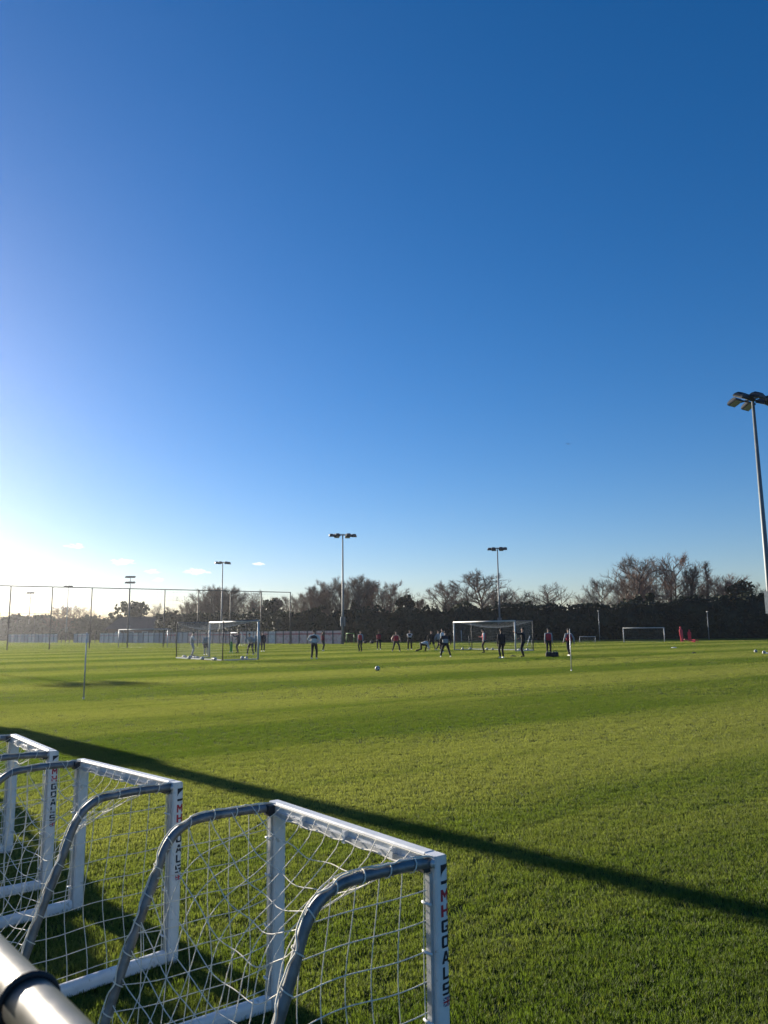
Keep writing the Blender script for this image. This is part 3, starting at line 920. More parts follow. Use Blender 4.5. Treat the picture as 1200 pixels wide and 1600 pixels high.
def frame_goal(label, L, Rp, h, dep, mat='goal_white', r=0.05, back=None, box_top=0.0, cord='cord_pale'):
    """A-frame goal between two ground points; slanted stays run to the rear base bar"""
    L, Rp = np.array(L, float), np.array(Rp, float)
    d = Rp - L; w = np.linalg.norm(d); d /= w
    o = thing('small_goal', label, 'goal', (L[0], L[1], 0), math.atan2(d[1], d[0]))
    for x in (0, w):
        b = MB(); b.tube([(x, 0, 0), (x, 0, h - r)], r, 8); b.build('post', mat, o, True)
        b = MB(); b.tube([(x, 0.02, h - r)] + ([(x, box_top, h - r)] if box_top else []) + [(x, dep, 0.04)], r * 0.6, 6); b.build('rear_stay', mat, o, True)
        b = MB(); b.tube([(x, 0, 0.04), (x, dep, 0.04)], r * 0.6, 6); b.build('base_side_bar', mat, o, True)
    b = MB(); b.tube([(-r, 0, h), (w + r, 0, h)], r, 8); b.build('crossbar', mat, o, True)
    b = MB(); b.tube([(0, dep, 0.04), (w, dep, 0.04)], r * 0.6, 6); b.build('rear_base_bar', mat, o, True)
    n = MB()
    nx = max(6, int(w / 0.2)); ny = max(5, int(h / 0.2))
    t0 = box_top

    def back_f(u, v):
        return (w * u, t0 + (dep - t0) * (1 - v) - 0.12 * math.sin(math.pi * u) * math.sin(math.pi * v), 0.06 + (h - r - 0.08) * v)
    sag_net(n, 0, 1, 0, 1, back_f, (nx, ny), 0.0035, 6)
    for x in (0, w):
        sag_net(n, 0, 1, 0, 1, lambda u, v: (x, (t0 + (dep - t0) * (1 - v)) * u, 0.06 + (h - r - 0.08) * v), (5, ny), 0.0035, 2)
    n.build('net', cord, o)
    return o


frame_goal('medium white goal with slanted stays in front of the dark hedge', (30.4, 99.3), (35.0, 97.6), 1.83, 1.5)
frame_goal('tiny white goal at the hedge foot beside the medium goal', (25.6, 102.5), (27.6, 102.3), 0.78, 0.7, r=0.03)
frame_goal('grey goal standing behind the tall netting near the house', gp(186, 96), gp(262, 94), 2.25, 2.0, mat='track_alu', box_top=0.9)
frame_goal('narrow white goal against the hoarding behind the big box goal', gp(361, 108), gp(378, 104), 1.75, 1.0, r=0.04)
frame_goal('small green framed goal right of the hoarding mast', gp(541, 104), gp(553, 103.4), 1.5, 1.0, mat='dummy_green', r=0.035, cord='cord_dark')

# ------------------------------------------------------------------ people


def ik(a, t, l1, l2, pole):
    a, t, pole = np.array(a, float), np.array(t, float), np.array(pole, float)
    d = t - a; L = np.linalg.norm(d)
    L2 = min(L, (l1 + l2) * 0.995)
    d = d / max(L, 1e-6); t = a + d * L2
    x = (l1 * l1 - l2 * l2 + L2 * L2) / (2 * L2)
    hgt = math.sqrt(max(l1 * l1 - x * x, 0))
    p = pole - d * (pole @ d); p /= max(np.linalg.norm(p), 1e-6)
    return a + d * x + p * hgt, t


def nrm(v):
    v = np.array(v, float); return v / max(np.linalg.norm(v), 1e-9)


POSES = {
    # pelvis, torso lean (x, y, z), hands, elbow poles, feet, head tilt
    'stand': dict(),
    'hips': dict(hl=(-0.20, 0.02, 1.03), hr=(0.20, 0.02, 1.03), el=(-1, -0.35, 0), er=(1, -0.35, 0), feet=0.15),
    'wide': dict(hl=(-0.34, 0.14, 0.90), hr=(0.34, 0.12, 0.90), feet=0.32, lean=(0, 0.12, 1), pel=(0, -0.02, 0.86)),
    'head': dict(hl=(-0.13, 0.12, 1.66), hr=(0.13, 0.12, 1.66), el=(-1, 0.3, 0.2), er=(1, 0.3, 0.2), feet=0.1),
    'crossed': dict(hl=(0.13, 0.22, 1.22), hr=(-0.13, 0.24, 1.26), el=(-1, -0.1, -0.6), er=(1, -0.1, -0.6), feet=0.15),
    'behind': dict(hl=(-0.06, -0.20, 1.0), hr=(0.06, -0.21, 1.0), el=(-1, -0.6, 0), er=(1, -0.6, 0), feet=0.14),
    'bend': dict(pel=(0, -0.10, 0.90), lean=(0, 0.55, 0.9), hl=(-0.32, 0.34, 0.94), hr=(0.32, 0.30, 0.92), feet=0.26, el=(-1, -0.4, 0), er=(1, -0.4, 0)),
    'stretch': dict(pel=(0, -0.12, 0.62), lean=(0, 1.0, 0.28), hl=(-0.20, 0.52, 0.10), hr=(0.22, 0.58, 0.10), fl=(-0.20, -0.55), fr=(0.16, 0.16), head=(0, 0.7, -0.5)),
    'walk': dict(hl=(-0.26, 0.20, 0.92), hr=(0.26, -0.20, 0.90), fl=(-0.10, -0.26), fr=(0.10, 0.26), pel=(0, 0, 0.91)),
    'raise': dict(hl=(-0.22, 0.46, 1.50), hr=(0.30, 0.30, 1.12), el=(-0.8, 0.1, -0.5), er=(1, -0.3, -0.3), feet=0.13),
    'phone': dict(hl=(-0.24, 0.05, 0.84), hr=(0.10, 0.30, 1.20), er=(1, -0.2, -0.6), feet=0.12, head=(0, 0.35, 0.9)),
}


def person(px, feet, label, pose='stand', facing=180, top='black_cloth', sleeve=None, shorts='black_cloth', legs='skin_light', bib=None,
           skin='skin_light', hair='hair_dark', boots='boot_white', H=1.8, hat=False, patch=None, gloves=False):
    P = onz(px, feet)
    return person_at((P[0], P[1]), label, pose, facing, top, sleeve, shorts, legs, bib, skin, hair, boots, H, hat, patch)


def person_at(XY, label, pose, facing, top, sleeve, shorts, legs, bib, skin, hair, boots, H, hat, patch):
    o = thing('person', label, 'person', (XY[0], XY[1], 0.02), math.radians(-facing))
    k = H / 1.8
    o.scale = (k, k, k)
    ps = POSES[pose]
    pel = np.array(ps.get('pel', (0, 0, 0.94)))
    up = nrm(ps.get('lean', (0, 0.03, 1)))
    fx = np.array([1.0, 0, 0]); fwd = nrm(np.cross(up, fx))          # chest depth axis
    neck = pel + up * 0.53; chest = pel + up * 0.36; waist = pel + up * 0.16
    hd = nrm(ps.get('head', (0, 0.06, 1)) if 'head' in ps else nrm(up + np.array([0, 0, 1.2])))
    headc = neck + hd * 0.17
    sh = [chest + up * 0.11 + fx * s * 0.185 for s in (-1, 1)]
    hands = [np.array(ps.get('hl', (-0.25, 0.06, 0.84))), np.array(ps.get('hr', (0.25, 0.06, 0.84)))]
    ep = [ps.get('el', (-0.5, -1, 0)), ps.get('er', (0.5, -1, 0))]
    ft = ps.get('feet', 0.11)
    feet2 = [ps.get('fl', (-ft, 0.0)), ps.get('fr', (ft, 0.03))]
    hip = [pel + fx * s * 0.095 - up * 0.02 for s in (-1, 1)]
    ank = [np.array([f[0], f[1], 0.09]) for f in feet2]
    arms, legz = [], []
    for i in (0, 1):
        e, w = ik(sh[i], hands[i], 0.29, 0.26, ep[i]); arms.append((sh[i], e, w))
        kn, a = ik(hip[i], ank[i], 0.44, 0.43, (0.1 * (2 * i - 1), 1, 0)); legz.append((hip[i], kn, a))
    # body: one skinned surface
    vs, es, rs = [], [], []

    def add(p, r, par=None):
        vs.append(tuple(p)); rs.append(r if isinstance(r, tuple) else (r, r))
        if par is not None: es.append((par, len(vs) - 1))
        return len(vs) - 1
    ipel = add(pel, (0.13, 0.10)); iw = add(waist, (0.125, 0.09), ipel); ic = add(chest, (0.15, 0.10), iw)
    inb = add(neck - up * 0.03, 0.06, ic); ine = add(neck + hd * 0.05, 0.05, inb); ih = add(headc, (0.075, 0.085), ine); add(headc + hd * 0.09, (0.06, 0.065), ih)
    for i in (0, 1):
        s, e, w = arms[i]
        isd = add(s, 0.058, ic); iu = add((s + e) / 2, 0.05, isd); ie = add(e, 0.04, iu); im = add((e * 0.6 + w * 0.4), 0.04, ie); iwr = add(w, 0.027, im)
        d = nrm(w - e); pw = w + d * 0.075
        ip = add(pw, (0.035, 0.02), iwr)
        sd = nrm(np.cross(d, (0, 1, 0.2))); cu = nrm(np.cross(sd, d))
        for q, (off, ln) in enumerate(((-0.03, 0.07), (-0.01, 0.085), (0.01, 0.08), (0.03, 0.062))):
            a = add(pw + d * 0.02 + sd * off, 0.010, ip); b_ = add(pw + d * (0.02 + ln * 0.55) + sd * off * 1.15 + cu * 0.006, 0.009, a); add(pw + d * (0.015 + ln) + sd * off * 1.15 + cu * 0.026, 0.008, b_)
        a = add(w + d * 0.03 - sd * 0.042, 0.011, iwr); add(w + d * 0.07 - sd * 0.06 + cu * 0.01, 0.009, a)
        hp, kn, an = legz[i]
        j = add(hp, 0.085, ipel); j = add((hp * 0.55 + kn * 0.45), 0.075, j); j = add(kn, 0.055, j); j = add(kn * 0.65 + an * 0.35, 0.056, j); j = add(an, 0.038, j)
    me = bpy.data.meshes.new('body'); me.from_pydata(vs, es, []); me.update()
    bo = bpy.data.objects.new('body', me); COL.objects.link(bo)
    bo.modifiers.new('skin', 'SKIN'); sm = bo.modifiers.new('sub', 'SUBSURF'); sm.levels = 1; sm.render_levels = 1
    if not me.skin_vertices:
        bm = bmesh.new(); bm.from_mesh(me); lay = bm.verts.layers.skin.verify(); bm.to_mesh(me); bm.free()
    for i, r in enumerate(rs):
        sv = me.skin_vertices[0].data[i]; sv.radius = r; sv.use_root = (i == 0)
    dg = bpy.context.evaluated_depsgraph_get(); dg.update()
    m2 = bpy.data.meshes.new_from_object(bo.evaluated_get(dg))
    bo.modifiers.clear(); bo.data = m2; bpy.data.meshes.remove(me)
    m2.materials.clear(); m2.materials.append(MATS[skin])
    m2.polygons.foreach_set('use_smooth', [True] * len(m2.polygons))
    # nose and ears grow out of the same mesh
    bm = bmesh.new(); bm.from_mesh(m2)
    side = fx; ff = nrm(np.cross(hd, fx))
    for c, r in ((headc + ff * 0.10 + hd * 0.01, (0.016, 0.022, 0.028)), (headc + fx * 0.088, (0.012, 0.022, 0.032)), (headc - fx * 0.088, (0.012, 0.022, 0.032))):
        bmesh.ops.create_icosphere(bm, subdivisions=1, radius=1.0, matrix=Matrix.Translation(Vector(c)) @ Matrix.Diagonal((*r, 1)))
    bm.to_mesh(m2); bm.free()
    bo.parent = o; bo.name = 'body'
    for s in (-1, 1):
        b = MB(); b.ball(headc + ff * 0.088 + fx * s * 0.033 + hd * 0.02, 0.011, 6, 4); b.build('eye', 'eye', o)
    b = MB()
    hc = headc + hd * 0.045 - ff * 0.012
    secs = []
    for a in (-0.35, 0.0, 0.4, 0.8, 1.2, 1.5):
        rr = 0.103 * math.cos(a)
        sh_ = -ff * (0.028 if a < 0.3 else 0.0)
        secs.append((hc + hd * 0.105 * math.sin(a) + sh_, fx * rr * 0.9, ff * (rr if a >= 0.3 else rr * 0.8)))
    b.ellipses(secs, 10); b.build('hat' if hat else 'hair', 'black_cloth' if hat else hair, o, True)
    # shirt (torso and sleeves)
    b = MB()
    b.ellipses([(pel - up * 0.03, fx * 0.175, fwd * 0.125), (waist, fx * 0.17, fwd * 0.118), (chest - up * 0.04, fx * 0.195, fwd * 0.135),
                (chest + up * 0.10, fx * 0.20, fwd * 0.12), (neck - up * 0.02, fx * 0.10, fwd * 0.085), (neck + up * 0.02, fx * 0.07, fwd * 0.07)], 14)
    for i in (0, 1):
        s, e, w = arms[i]
        b.tube([s - fx * (2 * i - 1) * 0.05, s, (s + e) / 2, e, e * 0.4 + w * 0.6, w], [0.07, 0.075, 0.064, 0.056, 0.05, 0.04], 8)
    b.build('shirt', sleeve or top, o, True)
    if bib or sleeve:
        b = MB()
        b.ellipses([(pel + up * 0.02, fx * 0.188, fwd * 0.138), (waist, fx * 0.184, fwd * 0.132), (chest - up * 0.04, fx * 0.209, fwd * 0.148),
                    (chest + up * 0.09, fx * 0.195, fwd * 0.135), (neck - up * 0.035, fx * 0.12, fwd * 0.098)], 14)
        b.build('bib', bib or top, o, True)
    if patch:
        b = MB()
        for s in (-1,):
            b.ellipses([(pel + up * 0.05 + fwd * 0.0, fx * 0.1885, fwd * 0.140), (waist + up * 0.14, fx * 0.2, fwd * 0.150)], 14, False)
        b.build('bib_print', patch, o, True)
    b = MB()
    b.ellipses([(pel + up * 0.05, fx * 0.168, fwd * 0.125), (pel - up * 0.06, fx * 0.18, fwd * 0.13), (pel - up * 0.12, fx * 0.17, fwd * 0.12)], 12)
    long = legs in ('black_cloth', 'navy_cloth') and shorts == legs
    for i in (0, 1):
        hp, kn, an = legz[i]
        if long:
            b.tube([hp + up * 0.02, hp * 0.5 + kn * 0.5, kn, kn * 0.5 + an * 0.5, an + np.array([0, 0, 0.01])], [0.105, 0.092, 0.072, 0.066, 0.05], 9)
        else:
            b.tube([hp + up * 0.02, hp * 0.5 + kn * 0.5, hp * 0.15 + kn * 0.85], [0.105, 0.098, 0.095], 9)
    b.build('trousers' if long else 'shorts', shorts, o, True)
    for i in (0, 1):
        hp, kn, an = legz[i]
        if not long and legs != skin:
            b = MB(); b.tube([kn * 1.0 + (hp - kn) * 0.12, kn * 0.65 + an * 0.35, kn * 0.3 + an * 0.7, an], [0.062, 0.066, 0.055, 0.045], 8); b.build('sock', legs, o, True)
        b = MB()
        bx, by = an[0], an[1]
        b.ellipses([((bx, by - 0.055, 0.05), (0.032, 0, 0), (0, 0, 0.045)), ((bx, by - 0.01, 0.055), (0.042, 0, 0), (0, 0, 0.055)), ((bx, by + 0.07, 0.042), (0.046, 0, 0), (0, 0, 0.042)),
                    ((bx, by + 0.15, 0.032), (0.044, 0, 0), (0, 0, 0.032)), ((bx, by + 0.2, 0.024), (0.024, 0, 0), (0, 0, 0.02))], 10)
        b.build('boot', boots, o, True)
    return o


person(299.5, 1025, 'person in pale grey top and trousers standing inside the box goal', 'phone', 75, top='grey_cloth', sleeve='pale_cloth', shorts='grey_cloth', legs='grey_cloth', boots='boot_black')
person(321, 1024, 'person in grey top beside the inner post of the box goal', 'stand', 150, top='teal_cloth', sleeve='grey_cloth', legs='grey_cloth', H=1.72)
person(372, 1020.5, 'person in dark kit carrying a green dummy in the box goal mouth', 'raise', -90, top='navy_cloth', shorts='navy_cloth', legs='navy_cloth', boots='boot_black')
person(391.5, 1023.5, 'person in light grey sweater leaning forward by the near goal post', 'bend', 200, top='grey_cloth', sleeve='grey_cloth', legs='black_cloth', shorts='navy_cloth', boots='boot_white')
person(401.5, 1021, 'person in pale green top half hidden by the near goal post', 'stand', 170, top='teal_cloth', sleeve='pale_cloth', legs='black_cloth')
person(410.5, 1018.5, 'person in full navy kit standing just past the near goal post', 'stand', 160, top='navy_cloth', shorts='navy_cloth', legs='navy_cloth', boots='boot_white')
person(490.5, 1030.5, 'person in white sleeves and dark bib with hands on hips, seen from behind', 'hips', 10, top='teal_cloth', sleeve='pale_cloth', bib='navy_cloth', patch='pale_cloth', legs='black_cloth', boots='boot_white', H=1.86)
person(504, 1017.5, 'person in dark red bib holding both hands to the head, by the hoarding', 'head', 95, top='dark_red_cloth', sleeve='black_cloth', bib='dark_red_cloth', legs='black_cloth')
person(563.5, 1018.5, 'person in red bib and grey sleeves standing left of the black ball bags', 'stand', -150, top='red_cloth', sleeve='grey_cloth', bib='red_cloth', legs='black_cloth', boots='boot_black')
person(592, 1015.5, 'person in red bib with hands behind the back, alone before the hedge', 'behind', 180, top='red_cloth', sleeve='black_cloth', bib='dark_red_cloth', legs='black_cloth', skin='skin_dark')
person(619, 1018.5, 'person in red bib with legs planted wide apart', 'wide', 170, top='red_cloth', sleeve='skin_light', bib='red_cloth', legs='black_cloth', boots='boot_black')
person(640.5, 1016, 'person in pale top with arms crossed', 'crossed', 185, top='black_cloth', sleeve='pale_cloth', bib='black_cloth', legs='black_cloth')
person(661, 1018.5, 'person in white top crouching and stretching hands to the grass', 'stretch', 85, top='pale_cloth', sleeve='pale_cloth', shorts='black_cloth', legs='black_cloth', boots='boot_black')
person(674.5, 1016.5, 'person in black top and shorts between the croucher and the goal', 'wide', 190, top='black_cloth', shorts='black_cloth', legs='skin_light', H=1.83)
person(685, 1016.5, 'person in light grey top and black shorts behind the numbered bib', 'walk', 120, top='grey_cloth', sleeve='grey_cloth', legs='black_cloth', boots='boot_white')
person(692, 1020, 'tall person in pale top half hidden behind the dark bib', 'stand', -60, top='pale_cloth', sleeve='pale_cloth', legs='black_cloth', H=1.88)
person(696.5, 1027.5, 'person in dark kit with a pale printed bib back, left of the far goal post', 'wide', 0, top='navy_cloth', bib='navy_cloth', sleeve='black_cloth', patch='grey_cloth', legs='black_cloth', boots='boot_white', H=1.78)
person(757, 1020.5, 'person in bright red bib with pale sleeves standing sideways in the far goal mouth', 'phone', -80, top='red_cloth', sleeve='pale_cloth', bib='red_cloth', legs='black_cloth', boots='boot_black')
person(784.5, 1029, 'person in all black long training kit and white boots in front of the far goal', 'stand', -20, top='black_cloth', shorts='black_cloth', legs='black_cloth', skin='skin_dark', boots='boot_white')
person(818.5, 1027, 'person in black tracksuit reaching an arm forward beside the far goal post', 'raise', -70, top='black_cloth', shorts='black_cloth', legs='black_cloth', boots='boot_black', H=1.86)
person(858, 1022.5, 'person in dark red bib and pale sleeve standing behind two black bags', 'stand', 190, top='dark_red_cloth', sleeve='grey_cloth', bib='red_cloth', legs='black_cloth', boots='boot_white')
person(890, 1025.5, 'person in red bib and pale sleeves half behind the pale corner pole', 'walk', -15, top='dark_red_cloth', sleeve='grey_cloth', bib='red_cloth', legs='black_cloth', boots='boot_white')

# ------------------------------------------------------------------ balls, dummies, poles, bags
t_ = (1 + 5 ** 0.5) / 2
ICO = [nrm(v) for v in ((0, 1, t_), (0, -1, t_), (0, 1, -t_), (0, -1, -t_), (1, t_, 0), (-1, t_, 0), (1, -t_, 0), (-1, -t_, 0), (t_, 0, 1), (t_, 0, -1), (-t_, 0, 1), (-t_, 0, -1))]
bm = bmesh.new(); bmesh.ops.create_icosphere(bm, subdivisions=4, radius=0.11)
BALL = bpy.data.meshes.new('ball_skin'); bm.to_mesh(BALL); bm.free()
BALL.materials.append(MATS['ball_white']); BALL.materials.append(MATS['letter_black'])
for p in BALL.polygons:
    c = nrm(p.center); p.use_smooth = True
    p.material_index = 1 if max(c @ v for v in ICO) > 0.92 else 0


def football(px, py, label, group=None, rot=(0.3, 0.5, 0), P=None):
    P = onz(px, py) if P is None else P
    o = link('football', BALL); o.location = (P[0], P[1], 0.125); o.rotation_euler = rot
    return tag(o, label, 'football', group)


football(590, 1049, 'black and white football lying alone on the open grass', rot=(0.4, 0.9, 0.3))
rb_ = random.Random(9)
A1, dep1 = np.array([-8.0, 49.0, 0]), 2.4
for i, (u, v) in enumerate(((0.3, 2.75), (0.62, 2.7), (2.2, 2.75), (2.45, 2.62), (4.3, 2.72), (4.6, 2.05), (4.9, 2.1), (5.3, 2.0), (5.7, 2.1), (6.0, 1.9), (6.5, 2.1), (7.0, 2.0), (0.6, 0.5), (0.95, 0.6), (1.25, 0.45))):
    p = A1 + GU * u - GV * v
    football(0, 0, 'football lying along the base of the box goal by the tall netting', 'footballs at the near box goal', (rb_.uniform(0, 3), rb_.uniform(0, 3), 0), p)
for i, (u, v) in enumerate(((0.2, 1.6), (0.5, 1.3), (0.3, 0.7), (0.9, 1.75), (4.4, 1.8), (4.8, 1.5), (6.6, 1.2), (6.9, 1.5), (7.0, 0.7))):
    p = np.array([10.45, 62.6, 0]) + GU * u + GV * v
    football(0, 0, 'football lying inside the box goal backing onto the hedge', 'footballs in the far box goal', (rb_.uniform(0, 3), rb_.uniform(0, 3), 0), p)
football(1181, 1020.5, 'football on the grass towards the near mast, the left of a loose pair', rot=(1, 0.2, 0))
football(1194, 1022.5, 'football on the grass by the near mast, next to the flat white marker', rot=(2, 1.2, 0))


def corner_pole(px, py, label, H=1.72):
    P = onz(px, py)
    o = thing('corner_pole', label, 'pole', (P[0], P[1], 0))
    b = MB(); b.tube([(0, 0, -0.05), (0, 0, H)], [0.019, 0.016], 8); b.build('shaft', 'track_alu', o, True)
    b = MB(); b.ball((0, 0, H), 0.021, 8, 6); b.build('cap', 'track_alu', o, True)
    b = MB(); b.tube([(0, 0, 0.0), (0, 0, 0.07)], 0.028, 8); b.build('ground_sleeve', 'track_alu', o, True)


corner_pole(130.5, 1094, 'thin pale corner pole casting its shadow near the mini goals')
corner_pole(893, 1049, 'thin pale pole on the touchline in front of the red bib player', 1.7)


def slalom(px, ytop, ybase, mat, label, lean=0.0):
    P = onz(px, ybase); H = max(0.5, atF(px, ytop, P[1])[2])
    o = thing('slalom_pole', label, 'pole', (P[0], P[1], 0))
    b = MB(); b.tube([(0, 0, 0.03), (lean, 0, H)], 0.035, 7); b.build('shaft', mat, o, True)
    b = MB(); b.ellipses([((0, 0, 0.0), (0.14, 0, 0), (0, 0.14, 0)), ((0, 0, 0.05), (0.12, 0, 0), (0, 0.12, 0)), ((0, 0, 0.08), (0.05, 0, 0), (0, 0.05, 0))], 10); b.build('base', 'rubber', o, True)


slalom(711, 992, 1005, 'dummy_red', 'red slalom pole behind the far box goal')
slalom(721, 985, 1003, 'white_paint', 'tall white slalom pole behind the far box goal')
slalom(733, 993, 1009.5, 'post_dark', 'dark slalom pole inside the far box goal')
slalom(807, 988, 1003.5, 'pole_yellow', 'yellow slalom pole right of the far box goal post')
slalom(831.5, 999, 1016, 'post_dark', 'short dark slalom pole at the rear corner of the far box goal')
slalom(823.5, 993, 1010, 'white_paint', 'tilted white slalom pole by the person in the black tracksuit', lean=0.35)
for px, yt, yb, lab in ((936.5, 955, 1002, 'pale lamp post left of the medium goal by the hedge'), (1107, 956, 997.5, 'pale lamp post by the hedge past the red dummies')):
    P = gp(px, 112); Ht = atF(px, yt, 112)[2]
    o = thing('lamp_post', lab, 'lamp post', P)
    b = MB(); b.tube([(0, 0, -0.1), (0, 0, Ht)], [0.055, 0.04], 8); b.build('shaft', 'mast_box', o, True)
    b = MB(); b.box((0, -0.12, Ht + 0.04), (0.2, 0.4, 0.08)); b.build('lantern', 'mast_steel', o)


def dummy(px, py, label, mat, rz=0.0, lying=False, H=1.8, P=None, tilt=0.0):
    """free-kick dummy: head and shoulders board with thickness"""
    P = onz(px, py) if P is None else P
    o = thing('training_dummy', label, 'training dummy', (P[0], P[1], 0.03), rz)
    out = [(0.0, 0), (0.20, 0), (0.22, 0.35), (0.26, 0.8), (0.28, 1.2), (0.27, 1.36), (0.20, 1.46), (0.10, 1.5), (0.08, 1.54), (0.12, 1.62), (0.125, 1.70), (0.09, 1.78), (0.0, 1.8)]
    full = out + [(-x, z) for x, z in reversed(out[1:-1])]
    k = H / 1.8
    b = MB()
    for y0, y1, sc in ((-0.04, 0.04, 1),):
        r0 = b.ring([(x * k, y0, z * k + 0.12) for x, z in full]); r1 = b.ring([(x * k, y1, z * k + 0.12) for x, z in full])
        b.bridge(r1, r0); b.f.append(tuple(r0)); b.f.append(tuple(reversed(r1)))
    bd = b.build('board', mat, o)
    s = MB()
    for x in (-0.16, 0.16):
        s.tube([(x, 0, -0.02), (x, 0, 0.2)], 0.02, 6)
    s.build('spike', 'mast_steel', o, True)
    f = MB(); f.box((0, 0, 0.03), (0.5, 0.34, 0.06)); f.build('foot', mat, o)
    if lying: o.rotation_euler = (math.radians(-84), 0, rz); o.location.z = 0.2
    if tilt: o.rotation_euler = (0, tilt, rz)
    return o


dummy(1066, 1003.5, 'red free-kick dummy standing upright and leaning at the hedge foot', 'dummy_red', 0.5, tilt=-0.09)
dummy(1078, 1003.2, 'shorter red free-kick dummy standing next to the leaning one', 'dummy_red', -0.6, H=1.4)
dummy(1084, 1004, 'red free-kick dummy fallen against the two standing ones', 'dummy_red', 2.2, lying=True)
dummy(1091, 1003.5, 'red free-kick dummy lying flat on the grass', 'dummy_red', 1.2, lying=True)
Pg = onz(361, 1021.5)
dummy(0, 0, 'green training dummy held upright in the box goal mouth', 'dummy_green', 0.9, H=0.85, P=Pg)


def kit_bag(px, py, label, s=(0.42, 0.3, 0.30)):
    P = onz(px, py)
    o = thing('kit_bag', label, 'bag', (P[0], P[1], 0.02), 0.2)
    b = MB()
    sx, sy, sz = s
    b.ellipses([((0, 0, 0.0), (sx * 0.5, 0, 0), (0, sy * 0.5, 0)), ((0, 0, sz * 0.15), (sx * 0.56, 0, 0), (0, sy * 0.56, 0)), ((0, 0, sz * 0.8), (sx * 0.54, 0, 0), (0, sy * 0.5, 0)), ((0, 0, sz), (sx * 0.44, 0, 0), (0, sy * 0.3, 0))], 12)
    b.build('body', 'bag_black', o, True)
    b = MB(); b.tube([(-sx * 0.3, 0, sz), (-sx * 0.2, 0, sz + 0.1), (sx * 0.2, 0, sz + 0.1), (sx * 0.3, 0, sz)], 0.015, 6); b.build('handle', 'rubber', o, True)
    b = MB(); b.tube([(-sx * 0.42, 0, sz + 0.004), (sx * 0.42, 0, sz + 0.004)], 0.01, 5); b.build('zip', 'track_alu', o)


kit_bag(858, 1027, 'left one of two black bags in front of the red bib player')
kit_bag(867.5, 1027, 'right one of two black bags in front of the red bib player')


def ball_bag(px, py, label, r=0.27):
    P = onz(px, py)
    o = thing('ball_bag', label, 'bag', (P[0], P[1], 0.02))
    rg = random.Random(px)
    b = MB(); b.ball((0, 0, r * 0.85), r, 12, 9, (1.05, 1.0, 0.87)); me = b.build('sack', 'bag_black', o, True)
    for v in me.data.vertices:
        v.co *= 1 + rg.uniform(-0.05, 0.05)
    b = MB(); b.tube([(0, 0, r * 1.65), (0.02, 0, r * 1.85), (0.05, 0.02, r * 2.0)], [0.05, 0.03, 0.06], 8); b.build('drawstring_neck', 'bag_black', o, True)


ball_bag(581, 1006.5, 'round black ball bag lying by itself before the hedge')
ball_bag(570.5, 1006, 'round black ball bag close to the player with grey sleeves', 0.25)


def marker(px, py, mat, label, r=0.16):
    P = onz(px, py)
    o = thing('marker_disc', label, 'marker', (P[0], P[1], 0.03))
    b = MB()
    rings = [[(q * math.cos(a * 0.5236), q * math.sin(a * 0.5236), z) for a in range(12)] for q, z in ((r, 0), (r * 0.8, 0.045), (r * 0.4, 0.07), (r * 0.35, 0.062), (r * 0.75, 0.035))]
    b.loft(rings, False); b.build('rim', mat, o, True)


marker(802, 1026.5, 'rubber', 'flat dark disc on the grass between two players in black', 0.2)
marker(1053, 1013, 'white_paint', 'flat white disc on the grass in front of the red dummies', 0.26)
marker(1084.5, 1021.5, 'rubber', 'small dark disc on the grass below the red dummies', 0.16)
marker(1198, 1022, 'white_paint', 'flat white disc beside the football near the mast', 0.2)
marker(77, 1006, 'white_paint', 'bright white disc catching sun beyond the tall netting', 0.5)
marker(104, 1003.5, 'white_paint', 'bright white disc beyond the netting, under the far mast', 0.5)

# a bird high over the pitch
Pb = atF(888, 694, 60)
bird = thing('bird', 'tiny dark bird gliding high in the blue sky', 'bird', tuple(Pb))
b = MB(); b.ellipses([((0, -0.16, 0), (0.01, 0, 0), (0, 0, 0.01)), ((0, -0.05, 0), (0.04, 0, 0), (0, 0, 0.035)), ((0, 0.06, 0.01), (0.035, 0, 0), (0, 0, 0.03)), ((0, 0.14, 0.02), (0.01, 0, 0), (0, 0, 0.01))], 8); b.build('body', 'bird', bird, True)
for s in (-1, 1):
    b = MB(); b.v = [(0, 0.06, 0.01), (0, -0.05, 0.01), (s * 0.16, -0.02, 0.07), (s * 0.3, -0.06, 0.03), (s * 0.16, 0.06, 0.075)]
    b.f = [(0, 1, 2, 4), (4, 2, 3)]; b.build('wing', 'bird', bird)

# ------------------------------------------------------------------ mini goals by the rail
GW, GH = 1.20, 0.90
TUBE = [(0.03, 0.872), (0.20, 0.880), (0.38, 0.878), (0.455, 0.862), (0.515, 0.82), (0.555, 0.755), (0.60, 0.63), (0.69, 0.40), (0.775, 0.15), (0.815, 0.03)]


HX, YB, YF, FR = 0.031, 0.031, -0.037, 0.029


def profile(front=FR, n=7):
    """post section: flat back with small corners, rounded front (x across, y back)"""
    hx, yb, yf = HX, YB, YF
    pts = [(hx - 0.006, yb), (-hx + 0.006, yb), (-hx, yb - 0.006)]
    for i in range(n):
        a = math.pi / 2 * i / (n - 1)
        pts.append((-hx + front - front * math.cos(a), yf + front - front * math.sin(a)))
    for i in range(n):
        a = math.pi / 2 * (1 - i / (n - 1))
        pts.append((hx - front + front * math.cos(a), yf + front - front * math.sin(a)))
    pts.append((hx, yb - 0.006))
    return pts


def rc(x0, x1, y0, y1):
    return [(x0, y0), (x1, y0), (x1, y1), (x0, y1)]


